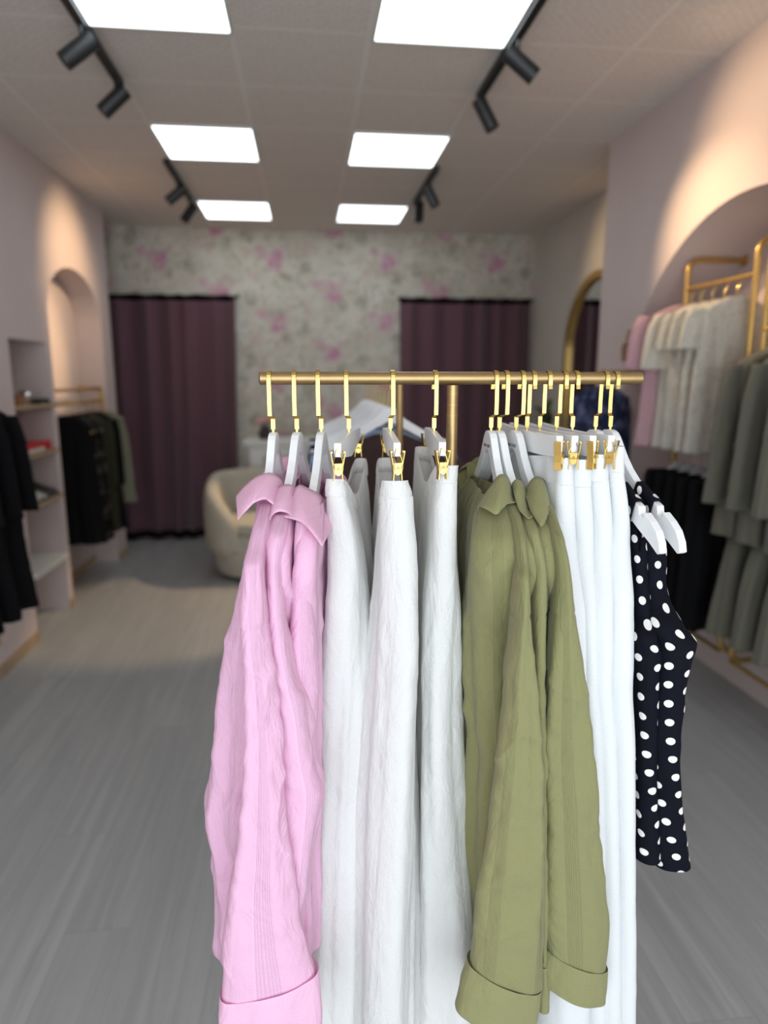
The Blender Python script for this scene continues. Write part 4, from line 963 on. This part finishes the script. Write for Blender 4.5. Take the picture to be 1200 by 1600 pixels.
for k in range(9):
    a = k * 2.4; r = .02 + .06 * math.sqrt(k / 9); c = np.array([-.38 + r * math.cos(a), 6.45 + r * math.sin(a), 1.25 + .03 * rnd.random() - r * .3]); b = MB()
    for p in range(7):
        q = p * 2 * PI / 7; b.tube([c, c + np.array([.016 * math.cos(q), .016 * math.sin(q), .012]), c + np.array([.03 * math.cos(q), .03 * math.sin(q), .008])], [.006, .013, .004], 8)
    fl = b.build('flower', M['petal'], t, True); MB().tube([c - np.array([0, 0, .0]), (-.38, 6.45, 1.17)], .003, 6).build('stem', M['leaf'], fl, True)
t = thing('potted_plant', (2.12, 5.95, 0), 'leafy green plant in front of the arched mirror', 'plant')
MB().lathe((2.12, 5.95, 0), [(.10, 0), (.13, .02), (.15, .28), (.155, .32), (.13, .32), (.12, .27)]).build('pot', M['pot'], t, True)
b = MB()
for k in range(130):
    a = rnd.random() * 2 * PI; ph = rnd.uniform(.1, 1.2); z0 = rnd.uniform(.5, 1.35); L = rnd.uniform(.14, .26)
    p0 = np.array([2.12 + .02 * math.cos(a), 5.95 + .02 * math.sin(a), z0]); d = np.array([math.cos(a) * math.sin(ph), math.sin(a) * math.sin(ph), math.cos(ph)]); sd = np.array([-math.sin(a), math.cos(a), 0]); pts = []
    for i in range(6):
        q = i / 5; c = p0 + d * L * q - np.array([0, 0, .10 * q * q]); w = .028 * math.sin(PI * (.12 + .86 * q)); c[0] = min(c[0], XR2 - .08); pts.append((c - sd * w, c + sd * w))
    n0 = len(b.v)
    for l_, r_ in pts: b.v += [tuple(l_), tuple(r_)]
    for i in range(5): b.f.append((n0 + 2 * i, n0 + 2 * i + 1, n0 + 2 * i + 3, n0 + 2 * i + 2))
b.build('foliage', M['leaf'], t, True)
MB().tube([(2.12, 5.95, .28), (2.125, 5.955, .8), (2.12, 5.95, 1.38)], [.014, .011, .005], 8).build('stem', M['wood'], t, True)
# ------------------------------------------------------------------ rear rack (rail runs away from the viewer)
xr = .235
t = thing('clothes_rack', (xr, 1.82, 0), 'second brass rack behind the front one, mostly hidden by its garments', 'clothes rack', 'free-standing brass racks')
MB().tube([(xr + .012, 1.80, 1.645), (xr + .012, 3.05, 1.645)], .0105, 16).build('rail', M['satingold'], t, True)
for y in (1.82,): MB().tube([(xr + .012, y, .03), (xr + .012, y, 1.64)], .0098, 18).build('post', M['satingold'], t, True)
b = MB()
for y in (1.82, 2.3): b.tube([(xr - .25, y, .016), (xr + .27, y, .016)], .015, 14)
b.tube([(xr + .012, 1.82, .016), (xr + .012, 3.0, .016)], .012, 12); b.build('base', M['satingold'], t, True)
RB = [(.0, .05), (.025, .11), (.06, .16), (.10, .205), (.3, .205, 1.1), (.6, .21, 1.2), (.95, .225, 1.4)]
for i, (y, mt, l, nm, ct, yw) in enumerate(((2.06, 'brown', 'dark brown garment at the front of the second rack', 'brown_blouse', 'blouse', .12), (2.18, 'skyblue', 'sky blue garment behind the brown one on the second rack', 'blue_blouse', 'blouse', -.1),
        (2.29, 'teal', 'teal garment behind the sky blue one on the second rack', 'teal_blouse', 'blouse', .1), (2.42, 'paleblue', 'pale blue patterned garment in the middle of the second rack', 'patterned_blouse', 'blouse', .18),
        (2.55, 'black', 'black garment behind the pale blue one on the second rack', 'black_blouse', 'blouse', .05), (2.68, 'paleblue', 'pale blue patterned garment deep on the second rack', 'patterned_blouse', 'blouse', -.05), (2.82, 'black', 'black garment deepest on the second rack', 'black_blouse', 'blouse', .1))):
    small_hanger(xr + .012, y, 1.647, 'white hanger of the ' + l, 'white hangers on the second rack', yaw=yw)
    hanging(nm, l, ct, 'garments on the second rack', xr + .012, y, 1.535 - (.05 if i else .055), RB, M[mt], 131 + i, .04, sleeve=(.08, .19, .6, .235, .055), yaw=yw)
# ================================================================== LIGHTS
def area(name, loc, rot, sx, sy, power, col):
    l = bpy.data.lights.new(name, 'AREA'); l.shape = 'RECTANGLE'; l.size = sx; l.size_y = sy; l.energy = power; l.color = col
    o = bpy.data.objects.new(name, l); C.objects.link(o); o.location = loc; o.rotation_euler = rot; return o
area('shop_window_daylight', (.1, YF - .05, 1.42), (PI / 2, 0, 0), 3.5, 2.6, WIN_P, (.85, .935, 1.0))
def spot(loc, to, power, ang=50, blend=1.0, col=(1, .68, .38), r=.03):
    l = bpy.data.lights.new('track_spot_beam', 'SPOT'); l.energy = power; l.spot_size = math.radians(ang); l.spot_blend = blend; l.color = col; l.shadow_soft_size = r
    o = bpy.data.objects.new('track_spot_beam', l); C.objects.link(o); o.location = loc
    o.rotation_euler = (Vector(to) - Vector(loc)).to_track_quat('-Z', 'Y').to_euler(); return o
for a in SPOTS: spot(*a)
w = bpy.data.worlds.new('daylight'); bpy.context.scene.world = w; w.use_nodes = True
w.node_tree.nodes['Background'].inputs[0].default_value = (.85, .93, 1, 1); w.node_tree.nodes['Background'].inputs[1].default_value = .4
# ================================================================== CAMERA
cam = bpy.data.cameras.new('camera'); co = bpy.data.objects.new('camera', cam); C.objects.link(co)
cam.sensor_fit = 'VERTICAL'; cam.sensor_height = 24; cam.sensor_width = 18; cam.lens = 24 * FPX / 1600
co.location = tuple(C0); rot = Matrix((R_, U_, -F_)).transposed(); co.rotation_euler = rot.to_euler()
cam.clip_start = .02
cam.dof.use_dof = True; cam.dof.focus_distance = 1.10; cam.dof.aperture_fstop = (cam.lens / 1000) / .0125
sc = bpy.context.scene; sc.camera = co
sc.view_settings.view_transform = 'Standard'; sc.view_settings.look = 'None'; sc.view_settings.gamma = 1; sc.view_settings.exposure = EXPO; sc.view_settings.use_curve_mapping = False
sc.cycles.use_denoising = True; sc.cycles.max_bounces = 10; sc.cycles.diffuse_bounces = 6; sc.cycles.sample_clamp_indirect = 6
